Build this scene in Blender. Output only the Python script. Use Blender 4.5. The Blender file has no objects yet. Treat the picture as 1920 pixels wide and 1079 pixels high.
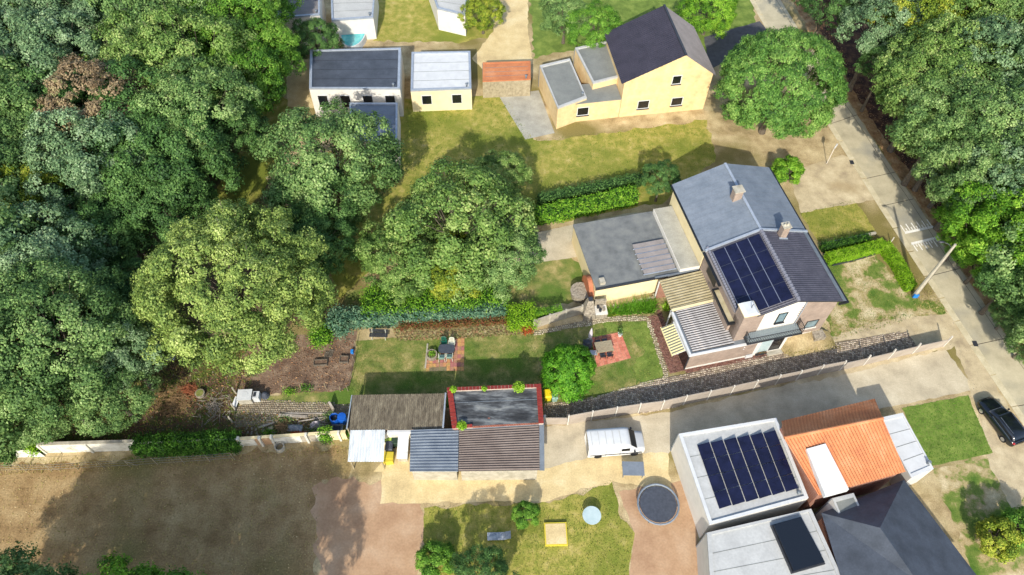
import bpy, math, random
import numpy as np
from mathutils import Matrix, Vector, noise

# ------------------------------------------------------------------ camera, sky, sun
sc = bpy.context.scene
F_PX, CAM_H = 1400.0, 60.0
NADX, NADY = -22.0, 978.0
TH = math.atan(math.hypot(NADX, NADY) / F_PX)
RO = math.atan2(NADX, NADY)
cR, sR = math.cos(RO), math.sin(RO)
right = Vector((1, 0, 0)); down = Vector((0, -math.cos(TH), -math.sin(TH))); fwd = Vector((0, math.sin(TH), -math.cos(TH)))
ix = cR * right + sR * down
iy = -sR * right + cR * down
cam = bpy.data.cameras.new("camera"); cam.sensor_width = 36; cam.lens = 36 * F_PX / 1920
cam.clip_start = 0.5; cam.clip_end = 2500
cam_o = bpy.data.objects.new("camera", cam)
m = Matrix.Identity(4)
for r in range(3):
    m[r][0] = ix[r]; m[r][1] = -iy[r]; m[r][2] = -fwd[r]
m[2][3] = CAM_H
cam_o.matrix_world = m
sc.collection.objects.link(cam_o); sc.camera = cam_o

SUN_DIR = Vector((0.15, 1.42, -1.0)).normalized()      # the way the light travels
el = math.asin(-SUN_DIR.z)
w = bpy.data.worlds.new("World"); sc.world = w; w.use_nodes = True
nt = w.node_tree; bg = nt.nodes["Background"]
sky = nt.nodes.new("ShaderNodeTexSky"); sky.sky_type = 'NISHITA'; sky.sun_disc = False
sky.sun_elevation = el; sky.sun_rotation = math.atan2(-SUN_DIR.x, -SUN_DIR.y); sky.air_density = 1.0; sky.dust_density = 1.5
nt.links.new(sky.outputs[0], bg.inputs[0]); bg.inputs[1].default_value = 0.15
sl = bpy.data.lights.new("sun", 'SUN'); sl.energy = 2.9; sl.angle = math.radians(0.6); sl.color = (1, 0.95, 0.86)
so = bpy.data.objects.new("sun", sl); so.rotation_euler = SUN_DIR.to_track_quat('-Z', 'Y').to_euler(); so.location = (0, -40, 60)
sc.collection.objects.link(so)
sc.view_settings.view_transform = 'Standard'; sc.view_settings.look = 'None'
sc.view_settings.exposure = 0.8; sc.view_settings.gamma = 1.0
sc.cycles.max_bounces = 5; sc.cycles.diffuse_bounces = 3; sc.cycles.transparent_max_bounces = 4

# ------------------------------------------------------------------ helpers
col = sc.collection
rnd = random.Random(11)
rs = np.random.RandomState(11)
PI = math.pi


def G(px, py, z=0.0):
    """a point of the photograph (1920 wide) put down on the level z"""
    x, y = px - 960, py - 539.5
    X = x * cR - y * sR; Y = x * sR + y * cR
    d = (X, F_PX * math.sin(TH) - Y * math.cos(TH), -F_PX * math.cos(TH) - Y * math.sin(TH))
    t = (CAM_H - z) / -d[2]
    return (d[0] * t, d[1] * t, z)


def lin(h):
    h = h.lstrip('#'); o = []
    for i in (0, 2, 4):
        c = int(h[i:i + 2], 16) / 255
        o.append(c / 12.92 if c <= 0.04045 else ((c + 0.055) / 1.055) ** 2.4)
    return (*o, 1)


def shade(c, k):
    return (min(c[0] * k, 1), min(c[1] * k, 1), min(c[2] * k, 1), 1)


def MAT(name, cols, scale=3.0, rough=0.85, bump=0.0, bscale=None, detail=6, metal=0.0, spec=0.3, fine=0.0, fscale=30, stretch=None, big=None):
    """cols: list of (position, hex); noise-driven ramp, optional fine grain, bump and a second large-scale tone"""
    mt = bpy.data.materials.new(name); mt.use_nodes = True
    t = mt.node_tree; n = t.nodes; L = t.links
    b = n["Principled BSDF"]
    b.inputs["Roughness"].default_value = rough; b.inputs["Metallic"].default_value = metal
    b.inputs["Specular IOR Level"].default_value = spec
    if isinstance(cols, str): cols = [(0.3, cols), (0.7, cols)]
    tc = n.new("ShaderNodeTexCoord"); src = tc.outputs["Object"]
    if stretch:
        mp = n.new("ShaderNodeMapping"); mp.inputs["Scale"].default_value = stretch[:3]
        if len(stretch) > 3: mp.inputs["Rotation"].default_value = (0, 0, stretch[3])
        L.new(src, mp.inputs[0]); src = mp.outputs[0]
    nz = n.new("ShaderNodeTexNoise"); nz.inputs["Scale"].default_value = scale; nz.inputs["Detail"].default_value = detail
    nz.inputs["Roughness"].default_value = 0.62
    L.new(src, nz.inputs["Vector"])
    rp = n.new("ShaderNodeValToRGB"); e = rp.color_ramp.elements
    while len(e) > 1: e.remove(e[-1])
    e[0].position = cols[0][0]; e[0].color = lin(cols[0][1])
    for p, c in cols[1:]:
        q = e.new(p); q.color = lin(c)
    L.new(nz.outputs[0], rp.inputs[0]); out = rp.outputs[0]
    if big:
        bsc, bcol, lo, hi = big
        n2 = n.new("ShaderNodeTexNoise"); n2.inputs["Scale"].default_value = bsc; n2.inputs["Detail"].default_value = 4
        L.new(tc.outputs["Object"], n2.inputs["Vector"])
        mr = n.new("ShaderNodeMapRange"); mr.inputs[1].default_value = lo; mr.inputs[2].default_value = hi
        L.new(n2.outputs[0], mr.inputs[0])
        mx = n.new("ShaderNodeMix"); mx.data_type = 'RGBA'; mx.inputs[7].default_value = lin(bcol)
        L.new(mr.outputs[0], mx.inputs[0]); L.new(out, mx.inputs[6]); out = mx.outputs[2]
    if fine:
        n3 = n.new("ShaderNodeTexNoise"); n3.inputs["Scale"].default_value = fscale; n3.inputs["Detail"].default_value = 3
        L.new(src, n3.inputs["Vector"])
        mr = n.new("ShaderNodeMapRange"); mr.inputs[1].default_value = 0.25; mr.inputs[2].default_value = 0.75
        mr.inputs[3].default_value = 1 - fine; mr.inputs[4].default_value = 1 + fine
        L.new(n3.outputs[0], mr.inputs[0])
        vm = n.new("ShaderNodeVectorMath"); vm.operation = 'SCALE'
        L.new(out, vm.inputs[0]); L.new(mr.outputs[0], vm.inputs["Scale"]); out = vm.outputs[0]
    L.new(out, b.inputs["Base Color"])
    if bump:
        nb = n.new("ShaderNodeTexNoise"); nb.inputs["Scale"].default_value = bscale or scale * 4; nb.inputs["Detail"].default_value = 4
        L.new(src, nb.inputs["Vector"])
        bp = n.new("ShaderNodeBump"); bp.inputs["Strength"].default_value = bump; bp.inputs["Distance"].default_value = 0.05
        L.new(nb.outputs[0], bp.inputs["Height"]); L.new(bp.outputs[0], b.inputs["Normal"])
    return mt


def MBRICK(name, c1, c2, mortar, bw=0.21, bh=0.07, ms=0.012):
    """wall brickwork for upright faces: courses follow height"""
    mt = bpy.data.materials.new(name); mt.use_nodes = True
    t = mt.node_tree; n = t.nodes; L = t.links; b = n["Principled BSDF"]; b.inputs["Roughness"].default_value = 0.9
    tc = n.new("ShaderNodeTexCoord"); sp = n.new("ShaderNodeSeparateXYZ"); L.new(tc.outputs["Object"], sp.inputs[0])
    ad = n.new("ShaderNodeMath"); ad.operation = 'ADD'; L.new(sp.outputs[0], ad.inputs[0]); L.new(sp.outputs[1], ad.inputs[1])
    cb = n.new("ShaderNodeCombineXYZ"); L.new(ad.outputs[0], cb.inputs[0]); L.new(sp.outputs[2], cb.inputs[1])
    br = n.new("ShaderNodeTexBrick"); br.inputs["Scale"].default_value = 1
    br.inputs["Brick Width"].default_value = bw; br.inputs["Row Height"].default_value = bh; br.inputs["Mortar Size"].default_value = ms
    br.inputs["Color1"].default_value = lin(c1); br.inputs["Color2"].default_value = lin(c2); br.inputs["Mortar"].default_value = lin(mortar)
    L.new(cb.outputs[0], br.inputs["Vector"])
    nz = n.new("ShaderNodeTexNoise"); nz.inputs["Scale"].default_value = 1.3; nz.inputs["Detail"].default_value = 6
    L.new(tc.outputs["Object"], nz.inputs["Vector"])
    mr = n.new("ShaderNodeMapRange"); mr.inputs[1].default_value = .3; mr.inputs[2].default_value = .7; mr.inputs[3].default_value = .82; mr.inputs[4].default_value = 1.12
    L.new(nz.outputs[0], mr.inputs[0])
    vm = n.new("ShaderNodeVectorMath"); vm.operation = 'SCALE'; L.new(br.outputs[0], vm.inputs[0]); L.new(mr.outputs[0], vm.inputs["Scale"])
    L.new(vm.outputs[0], b.inputs["Base Color"])
    bp = n.new("ShaderNodeBump"); bp.inputs["Strength"].default_value = 0.5; bp.inputs["Distance"].default_value = 0.01; bp.invert = True
    L.new(br.outputs["Fac"], bp.inputs["Height"]); L.new(bp.outputs[0], b.inputs["Normal"])
    return mt


def MLEAF(name, cols, trans=0.25, rough=0.6):
    """leaf colour runs along the leaf's own 'tint' attribute"""
    mt = bpy.data.materials.new(name); mt.use_nodes = True
    t = mt.node_tree; n = t.nodes; L = t.links; b = n["Principled BSDF"]
    b.inputs["Roughness"].default_value = rough; b.inputs["Specular IOR Level"].default_value = 0.25
    at = n.new("ShaderNodeAttribute"); at.attribute_name = "tint"
    rp = n.new("ShaderNodeValToRGB"); e = rp.color_ramp.elements
    while len(e) > 1: e.remove(e[-1])
    e[0].position = 0; e[0].color = lin(cols[0])
    for i, c in enumerate(cols[1:]):
        q = e.new((i + 1) / (len(cols) - 1)); q.color = lin(c)
    L.new(at.outputs["Fac"], rp.inputs[0]); L.new(rp.outputs[0], b.inputs["Base Color"])
    tr = n.new("ShaderNodeBsdfTranslucent"); L.new(rp.outputs[0], tr.inputs[0])
    mx = n.new("ShaderNodeMixShader"); mx.inputs[0].default_value = trans
    L.new(b.outputs[0], mx.inputs[1]); L.new(tr.outputs[0], mx.inputs[2])
    L.new(mx.outputs[0], n["Material Output"].inputs[0])
    return mt


class MB:
    def __init__(s): s.v = []; s.f = []
    def add(s, v, f):
        o = len(s.v); s.v += [tuple(p) for p in v]; s.f += [tuple(i + o for i in q) for q in f]; return s
    def box(s, x0, x1, y0, y1, z0, z1, rz=0, c=None):
        v = [(x, y, z) for z in (z0, z1) for x, y in ((x0, y0), (x1, y0), (x1, y1), (x0, y1))]
        if rz:
            cx, cy = c or ((x0 + x1) / 2, (y0 + y1) / 2); ca, sa = math.cos(rz), math.sin(rz)
            v = [(cx + (x - cx) * ca - (y - cy) * sa, cy + (x - cx) * sa + (y - cy) * ca, z) for x, y, z in v]
        return s.add(v, [(0, 3, 2, 1), (4, 5, 6, 7), (0, 1, 5, 4), (1, 2, 6, 5), (2, 3, 7, 6), (3, 0, 4, 7)])
    def prism(s, poly, z0, z1):
        n = len(poly); v = [(p[0], p[1], z0) for p in poly] + [(p[0], p[1], z1) for p in poly]
        return s.add(v, [tuple(range(n))[::-1], tuple(range(n, 2 * n))] + [(i, (i + 1) % n, (i + 1) % n + n, i + n) for i in range(n)])
    def slab(s, quad, th):
        """a tilted plate: four upper corners and a thickness"""
        v = list(quad) + [(p[0], p[1], p[2] - th) for p in quad]
        return s.add(v, [(0, 1, 2, 3), (7, 6, 5, 4)] + [((i + 1) % 4, i, i + 4, (i + 1) % 4 + 4) for i in range(4)])
    def cyl(s, p0, p1, r0, r1=None, n=10, cap=True):
        r1 = r0 if r1 is None else r1; p0, p1 = Vector(p0), Vector(p1); d = (p1 - p0).normalized()
        a = d.orthogonal().normalized(); b = d.cross(a); v = []
        for p, r in ((p0, r0), (p1, r1)):
            for i in range(n):
                t = 2 * PI * i / n; v.append(tuple(p + a * r * math.cos(t) + b * r * math.sin(t)))
        f = [(i, (i + 1) % n, (i + 1) % n + n, i + n) for i in range(n)]
        if cap: f += [tuple(range(n))[::-1], tuple(range(n, 2 * n))]
        return s.add(v, f)
    def tube(s, pts, r, n=6):
        for a, b in zip(pts[:-1], pts[1:]): s.cyl(a, b, r, r, n)
        return s
    def dome(s, c, rx, ry, rz, n=12, m=5, full=False):
        v = []; f = []; lo = -PI / 2 if full else 0
        for j in range(m + 1):
            ph = lo + (PI / 2 - lo) * j / m
            for i in range(n):
                t = 2 * PI * i / n; v.append((c[0] + rx * math.cos(ph) * math.cos(t), c[1] + ry * math.cos(ph) * math.sin(t), c[2] + rz * math.sin(ph)))
        for j in range(m):
            for i in range(n): f.append((j * n + i, j * n + (i + 1) % n, (j + 1) * n + (i + 1) % n, (j + 1) * n + i))
        return s.add(v, f)
    def mesh(s, name):
        me = bpy.data.meshes.new(name); me.from_pydata(s.v, [], s.f); me.update(); return me
    def build(s, name, mat, parent=None, loc=(0, 0, 0), rz=0, smooth=False):
        me = s.mesh(name); me.materials.append(mat)
        if smooth: me.polygons.foreach_set("use_smooth", [True] * len(me.polygons))
        return link(name, me, parent, loc, rz)


def link(name, me, parent=None, loc=(0, 0, 0), rz=0):
    o = bpy.data.objects.new(name, me); col.objects.link(o)
    if parent: o.parent = parent
    o.location = loc; o.rotation_euler = (0, 0, rz)
    return o


def tag(o, label=None, cat=None, group=None, kind=None):
    if label: o["label"] = label
    if cat: o["category"] = cat
    if group: o["group"] = group
    if kind: o["kind"] = kind
    return o


def thing(name, label, cat, loc=(0, 0, 0), rz=0, group=None):
    o = bpy.data.objects.new(name, None); col.objects.link(o); o.empty_display_size = 0.3
    o.location = loc; o.rotation_euler = (0, 0, rz)
    return tag(o, label, cat, group)


def dup(root, loc, rz, label=None, group=None, scale=None):
    def rec(o, par):
        c = o.copy(); col.objects.link(c)
        if par: c.parent = par
        for ch in list(o.children): rec(ch, c)
        return c
    r = rec(root, None); r.location = loc; r.rotation_euler = (0, 0, rz)
    if scale: r.scale = scale
    if label: r["label"] = label
    if group: r["group"] = group
    return r


def jag(poly, step=0.6, amp=0.15, seed=0):
    """break straight outline into a slightly wandering one"""
    out = []; n = len(poly)
    for i in range(n):
        a, b = Vector(poly[i][:2]), Vector(poly[(i + 1) % n][:2]); d = b - a; k = max(1, int(d.length / step)); nr = Vector((-d.y, d.x)).normalized()
        for j in range(k):
            p = a + d * (j / k)
            q = noise.noise(Vector((p.x * .9, p.y * .9, seed * 7.3))) + .8 * noise.noise(Vector((p.x * 2.7, p.y * 2.7, seed * 3.1)))
            out.append((p.x + nr.x * q * amp * 2, p.y + nr.y * q * amp * 2))
    return out


def pix(*ps, z=0): return [G(p[0], p[1], z)[:2] for p in ps]


def sheet(name, poly, z, mat, step=0.45, amp=0.15, seed=1, parent=None, th=0.0):
    pl = jag(poly, step, amp, seed) if amp else [p[:2] for p in poly]
    c = (sum(p[0] for p in pl) / len(pl), sum(p[1] for p in pl) / len(pl))
    b = MB()
    if th: b.prism([(x, y) for x, y in pl], z - th, z)
    else: b.add([(x, y, z) for x, y in pl], [tuple(range(len(pl)))])
    o = b.build(name, mat, parent)
    if not parent: o["kind"] = "structure"
    return o


def inside(poly, P):
    x, y = P[:, 0], P[:, 1]; r = np.zeros(len(P), bool); n = len(poly)
    for i in range(n):
        x0, y0 = poly[i][:2]; x1, y1 = poly[(i + 1) % n][:2]
        if y0 == y1: continue
        c = ((y0 > y) != (y1 > y)) & (x < (x1 - x0) * (y - y0) / (y1 - y0) + x0); r ^= c
    return r


def scatter(poly, dens):
    a = np.array([p[:2] for p in poly]); lo, hi = a.min(0), a.max(0)
    n = int((hi[0] - lo[0]) * (hi[1] - lo[1]) * dens)
    P = lo + rs.rand(n, 2) * (hi - lo)
    return P[inside(poly, P)]


def quads_mesh(name, pos, nrm, size, tint, aspect=1.0):
    """n leaf-shaped quads"""
    n = len(pos); nrm = nrm / (np.linalg.norm(nrm, axis=1, keepdims=True) + 1e-9)
    rv = rs.randn(n, 3); a = np.cross(nrm, rv); a /= np.linalg.norm(a, axis=1, keepdims=True) + 1e-9
    b = np.cross(nrm, a); sz = np.asarray(size).reshape(-1, 1) * np.ones((n, 1))
    V = np.stack([pos - a * sz * .5, pos + b * sz * .32 * aspect, pos + a * sz * .5, pos - b * sz * .32 * aspect], 1)
    V[:, 1] += nrm * sz * .08; V[:, 3] += nrm * sz * .08
    me = bpy.data.meshes.new(name)
    me.vertices.add(4 * n); me.vertices.foreach_set("co", V.reshape(-1).astype(np.float32))
    me.loops.add(4 * n); me.loops.foreach_set("vertex_index", np.arange(4 * n, dtype=np.int32))
    me.polygons.add(n); me.polygons.foreach_set("loop_start", np.arange(0, 4 * n, 4, dtype=np.int32))
    me.polygons.foreach_set("loop_total", np.full(n, 4, np.int32))
    at = me.attributes.new("tint", 'FLOAT', 'FACE'); at.data.foreach_set("value", np.clip(tint, 0, 1).astype(np.float32))
    me.update(calc_edges=True); return me


def blades(name, P, z, hgt, wid, tint, lean=.5):
    """upright grass blades, one triangle each"""
    n = len(P); t = rs.rand(n) * 2 * PI; d = np.stack([np.cos(t), np.sin(t)], 1)
    h = hgt * (.6 + .8 * rs.rand(n)); q = rs.randn(n, 2) * lean * h[:, None]
    V = np.zeros((n, 3, 3)); V[:, 0, :2] = P - d * wid; V[:, 1, :2] = P + d * wid; V[:, 2, :2] = P + q; V[:, :, 2] = z; V[:, 2, 2] = z + h
    me = bpy.data.meshes.new(name)
    me.vertices.add(3 * n); me.vertices.foreach_set("co", V.reshape(-1).astype(np.float32))
    me.loops.add(3 * n); me.loops.foreach_set("vertex_index", np.arange(3 * n, dtype=np.int32))
    me.polygons.add(n); me.polygons.foreach_set("loop_start", np.arange(0, 3 * n, 3, dtype=np.int32)); me.polygons.foreach_set("loop_total", np.full(n, 3, np.int32))
    at = me.attributes.new("tint", 'FLOAT', 'FACE'); at.data.foreach_set("value", np.clip(tint, 0, 1).astype(np.float32))
    me.update(calc_edges=True); return me


def sphere_dirs(n, r=rs):
    v = r.randn(n, 3); return v / np.linalg.norm(v, axis=1, keepdims=True)


def crown(name, seed, R, Hh, lobes, clumps, leaves, leaf, flat=.25, cl=.55, open_=.12, kk=(.6, .9), lr_=(.17, .33)):
    """leafy crown: lobes -> clumps -> leaves, centre at origin, half-height Hh"""
    r = np.random.RandomState(seed); C = []; LR = []
    for i in range(lobes):
        u = (i + .5) / lobes; zz = 1 - 1.55 * u; th = i * 2.39996 + r.rand() * .7; rr = math.sqrt(max(0, 1 - zz * zz))
        k = .62 + .16 * r.rand()
        k = kk[0] + (kk[1] - kk[0]) * r.rand(); C.append((rr * math.cos(th) * R * k, rr * math.sin(th) * R * k, zz * Hh * k)); LR.append(R * (lr_[0] + (lr_[1] - lr_[0]) * r.rand()))
    C = np.array(C); LR = np.array(LR)
    P = []; N = []; T = []
    for c, lr in zip(C, LR):
        d = sphere_dirs(clumps, r); out = c / (np.linalg.norm(c) + 1e-6); d = d + out * .75 + np.array([0, 0, .35]); d /= np.linalg.norm(d, axis=1, keepdims=True)
        rad = lr * (.72 + .36 * r.rand(clumps, 1)); cc = c + d * rad * np.array([1, 1, .8])
        lt = r.rand() * .4
        tt = .12 + lt + .4 * r.rand(clumps)
        keep = r.rand(clumps) > open_; cc, d, tt = cc[keep], d[keep], tt[keep]
        k = len(cc)
        q = sphere_dirs(k * leaves, r).reshape(k, leaves, 3); q[:, :, 2] *= (1 - flat)
        rr = cl * (.35 + .65 * r.rand(k, leaves, 1)) * (.7 + .6 * r.rand(k, 1, 1))
        p = cc[:, None] + q * rr + d[:, None] * .1
        nn = q * .7 + d[:, None] * .9 + np.array([0, 0, .3]) + r.randn(k, leaves, 3) * .42
        P.append(p.reshape(-1, 3)); N.append(nn.reshape(-1, 3)); T.append((tt[:, None] + r.randn(k, leaves) * .14).reshape(-1))
    P = np.concatenate(P); N = np.concatenate(N); T = np.concatenate(T)
    me = quads_mesh(name, P, N, leaf * (.7 + .6 * r.rand(len(P))), T)
    return me, C


def trunk_mesh(name, R, hc, C, seed=0, r0=.35):
    """tapered trunk with limbs to the lobes of the crown; origin at ground, crown centre at height hc"""
    r = random.Random(seed); b = MB(); z = 0; p = Vector((0, 0, -.1)); rad = r0; spine = [(p.copy(), rad)]
    for i in range(5):
        q = Vector((r.uniform(-.15, .15) * i * .5, r.uniform(-.15, .15) * i * .5, hc * (i + 1) / 5.2)); r2 = r0 * (1 - .15 * (i + 1))
        b.cyl(p, q, rad * (1.35 if i == 0 else 1), r2, 8, False); p, rad = q, r2; spine.append((p.copy(), rad))
    for c in C:
        s, sr = spine[r.choice([2, 3, 4])]
        e = Vector((c[0], c[1], c[2] + hc)) * 1.0; mid = s.lerp(e, .5) + Vector((0, 0, -.3))
        b.cyl(s, mid, sr * .45, sr * .28, 5, False); b.cyl(mid, e + (e - mid) * .35, sr * .28, sr * .06, 5, False)
    return b.mesh(name)


def corrugated(quad, n, amp, th=0.03, prof='sine', k=4, flat=.5):
    """quad c0,c1,c2,c3 (3D); ribs run c0->c3, wave from c0 to c1"""
    c0, c1, c2, c3 = [Vector(q) for q in quad]; b = MB(); v = []
    if prof == 'sine': prof_pts = [(j / k, math.sin(2 * PI * j / k)) for j in range(k)]
    else: prof_pts = [(0, -1), (flat, -1), (flat + .08, 1), (.92, 1)]
    ts = [(i + u, a) for i in range(n) for u, a in prof_pts] + [(n, prof_pts[0][1])]
    for t, a in ts:
        for s, e in ((c0, c1), (c3, c2)):
            p = s.lerp(e, t / n); v.append((p.x, p.y, p.z + a * amp))
    m_ = len(ts); lo = [(x, y, z - th) for x, y, z in v]; v += lo; o = 2 * m_
    f = [(2 * i, 2 * i + 2, 2 * i + 3, 2 * i + 1) for i in range(m_ - 1)] + [(o + 2 * i, o + 2 * i + 1, o + 2 * i + 3, o + 2 * i + 2) for i in range(m_ - 1)]
    f += [(2 * i, o + 2 * i, o + 2 * i + 2, 2 * i + 2) for i in range(m_ - 1)] + [(2 * i + 1, 2 * i + 3, o + 2 * i + 3, o + 2 * i + 1) for i in range(m_ - 1)]
    f += [(0, 1, o + 1, o), (2 * m_ - 2, o + 2 * m_ - 2, o + 2 * m_ - 1, 2 * m_ - 1)]
    return b.add(v, f)


def tile_roof(quad, nr, nc, amp=.035, step=.03):
    """pan tiles: ribs run c0->c3 (ridge to eave), courses step down"""
    c0, c1, c2, c3 = [Vector(q) for q in quad]; b = MB(); v = []; k = 4; m_ = nr * k + 1
    rows = []
    for j in range(nc):
        rows += [(j / nc, 0.0), ((j + 1) / nc - 1e-4, step)]
    for t, dz in rows:
        for i in range(m_):
            p = c0.lerp(c1, i / (m_ - 1)).lerp(c3.lerp(c2, i / (m_ - 1)), t)
            v.append((p.x, p.y, p.z + dz + amp * math.sin(2 * PI * i / k)))
    f = [(a * m_ + i, a * m_ + i + 1, (a + 1) * m_ + i + 1, (a + 1) * m_ + i) for a in range(len(rows) - 1) for i in range(m_ - 1)]
    return b.add(v, f)


def rib_stones(poly, size, ang, z, hgt=.05, jit=.25, gap=.12, seedv=3):
    """small sett paving as real stones"""
    a = np.array([p[:2] for p in poly]); c = a.mean(0); ca, sa = math.cos(ang), math.sin(ang)
    Rm = np.array([[ca, -sa], [sa, ca]]); q = (a - c) @ Rm; lo, hi = q.min(0), q.max(0)
    r = np.random.RandomState(seedv)
    sx, sy = size if isinstance(size, tuple) else (size, size)
    nx, ny = int((hi[0] - lo[0]) / sx) + 1, int((hi[1] - lo[1]) / sy) + 1
    gx, gy = np.meshgrid(np.arange(nx), np.arange(ny)); X = lo[0] + (gx + .5 * (gy % 2) + .5) * sx; Y = lo[1] + (gy + .5) * sy
    X = X + r.randn(*X.shape) * jit * sx * .25; Y = Y + r.randn(*Y.shape) * jit * sy * .25
    Q = np.stack([X.ravel(), Y.ravel()], 1) @ Rm.T + c; Q = Q[inside(poly, Q)]; n = len(Q)
    hx = sx * (1 - gap) / 2 * (1 - jit * .5 * r.rand(n, 1)); hy = sy * (1 - gap) / 2 * (1 - jit * .5 * r.rand(n, 1)); th = ang + r.randn(n, 1) * jit * .25
    V = np.zeros((n, 8, 3)); top = z + hgt * (.55 + .45 * r.rand(n))
    for i, (u, v_) in enumerate(((-1, -1), (1, -1), (1, 1), (-1, 1))):
        for lv, kk in ((0, 1.0), (4, .82)):
            x = u * hx * kk; y = v_ * hy * kk
            V[:, i + lv, 0] = Q[:, 0] + (x * np.cos(th) - y * np.sin(th))[:, 0]; V[:, i + lv, 1] = Q[:, 1] + (x * np.sin(th) + y * np.cos(th))[:, 0]
    V[:, :4, 2] = z - .01; V[:, 4:, 2] = top[:, None] + r.randn(n, 4) * hgt * .08
    F = np.array([(4, 5, 6, 7), (0, 1, 5, 4), (1, 2, 6, 5), (2, 3, 7, 6), (3, 0, 4, 7)]); F = (F[None] + 8 * np.arange(n)[:, None, None]).reshape(-1)
    me = bpy.data.meshes.new("stones"); me.vertices.add(8 * n); me.vertices.foreach_set("co", V.reshape(-1).astype(np.float32))
    me.loops.add(20 * n); me.loops.foreach_set("vertex_index", F.astype(np.int32)); me.polygons.add(5 * n)
    me.polygons.foreach_set("loop_start", np.arange(0, 20 * n, 4, dtype=np.int32)); me.polygons.foreach_set("loop_total", np.full(5 * n, 4, np.int32))
    at = me.attributes.new("tint", 'FLOAT', 'FACE'); at.data.foreach_set("value", np.repeat(r.rand(n), 5).astype(np.float32))
    me.update(calc_edges=True); return me


# ------------------------------------------------------------------ materials
M = {}
M['soil'] = MAT("sandy_ground", [(.3, '#82704f'), (.45, '#a8946c'), (.6, '#c0ad84'), (.75, '#cfbf98')], .5, .95, .5, 12, big=(.09, '#7d7240', .5, .62), fine=.25, fscale=9)
M['field'] = MAT("bare_field", [(.3, '#806643'), (.5, '#9a8058'), (.7, '#ae966c')], .55, .95, .5, 9, detail=9, big=(.14, '#7c7044', .5, .66), fine=.28, fscale=7)
M['lawn'] = MAT("garden_lawn", [(.32, '#56642e'), (.45, '#747c3e'), (.55, '#90894f'), (.66, '#aa9c66')], .8, .95, .6, 22, detail=8, big=(.28, '#59722a', .47, .62), fine=.3, fscale=14)
M['lawn_green'] = MAT("green_lawn", [(.3, '#56692a'), (.5, '#6a7e34'), (.7, '#859345')], .9, .95, .5, 20, fine=.25, fscale=14)
M['lawn_dry'] = MAT("dry_lawn", [(.3, '#74792e'), (.45, '#8d8c3c'), (.55, '#a0964a'), (.7, '#b5a564')], 1.1, .95, .6, 14, detail=9, big=(.15, '#70792b', .48, .64), fine=.25, fscale=10)
M['patchy'] = MAT("patchy_front_lawn", [(.36, '#4c6a22'), (.47, '#71803a'), (.52, '#a8966a'), (.64, '#cdbd97')], .42, .95, .6, 20, detail=9, fine=.25, fscale=12)
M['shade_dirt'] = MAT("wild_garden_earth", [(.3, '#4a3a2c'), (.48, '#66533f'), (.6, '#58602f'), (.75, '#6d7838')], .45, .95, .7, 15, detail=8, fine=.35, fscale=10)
M['plot'] = MAT("dug_earth", [(.3, '#5a4638'), (.5, '#78624f'), (.7, '#98836c')], .9, .95, .9, 9, detail=9, fine=.3, fscale=9)
M['forest_floor'] = MAT("leaf_litter", [(.3, '#2b1d17'), (.5, '#54382b'), (.62, '#7d5a3c'), (.75, '#46502a')], .9, .95, .8, 12, detail=8, fine=.35, fscale=8)
M['litter_edge'] = MAT("verge_litter", [(.3, '#7d5b3a'), (.5, '#a37f54'), (.7, '#bea077')], 1.1, .95, .6, 14, fine=.3, fscale=12)
M['gravel'] = MAT("pale_gravel", [(.3, '#9f8f72'), (.5, '#bcab88'), (.7, '#cfc09c')], .7, .95, .4, 25, detail=8, big=(.2, '#a8946e', .52, .66), fine=.22, fscale=18)
M['pave_tan'] = MAT("tan_paving", [(.3, '#bba477'), (.5, '#d0ba88'), (.7, '#dac99c')], .5, .9, .2, 14, fine=.12, fscale=8)
M['pave_grey'] = MAT("grey_paving", [(.3, '#908d80'), (.5, '#a3a092'), (.7, '#b3b0a0')], .6, .9, .2, 14, fine=.12, fscale=8)
M['pave_pink'] = MAT("pinkish_paving", [(.3, '#9c7a5c'), (.5, '#b08f6e'), (.7, '#bc9f80')], .4, .9, .2, 14, fine=.12, fscale=6)
M['concrete_drive'] = MAT("concrete_drive", [(.3, '#a69a81'), (.5, '#bbae92'), (.7, '#cbbfa3')], .5, .9, .2, 14, fine=.12, fscale=9)
M['asphalt'] = MAT("asphalt", [(.3, '#4a4a4c'), (.7, '#5c5c5e')], 1.5, .9, .3, 40, fine=.2, fscale=30)
M['slab'] = MAT("road_concrete", [(.3, '#a69c80'), (.5, '#b9ae90'), (.7, '#c6bb9c')], .55, .9, .25, 40, detail=8, big=(.22, '#9b9685', .5, .68), fine=.12, fscale=20)
M['gutter'] = MAT("gutter_concrete", [(.3, '#b3a684'), (.5, '#c5b998'), (.7, '#d0c5a6')], .9, .9, .25, 30, fine=.14, fscale=16)
M['joint'] = MAT("dark_joint", '#3c352c', 1, .95)
M['paint'] = MAT("road_paint", [(.3, '#dedacc'), (.6, '#f0ece0')], 4, .7, fine=.12, fscale=20)
M['sett_base'] = MAT("sett_bed", [(.3, '#6a5c4a'), (.5, '#84755c'), (.7, '#7f7a55')], 1.2, .95, .4, 20, fine=.3)
M['sett'] = MLEAF("dark_setts", ['#736659', '#8a7b6b', '#9c8d7b', '#ae9f8c', '#c0b19c'], 0, .75)
M['sett_light'] = MLEAF("pale_setts", ['#8f8570', '#aca186', '#bdb296', '#9a8b70', '#cfc5ab'], 0, .8)
M['sett_yard'] = MLEAF("weathered_setts", ['#6a5f52', '#8a7f6c', '#9f9480', '#7d7462', '#b5ab94'], 0, .8)
M['brickpave'] = MLEAF("terrace_bricks", ['#5c3a34', '#6e4840', '#7f564c', '#8c6458', '#6a4c48'], 0, .85)
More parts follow.
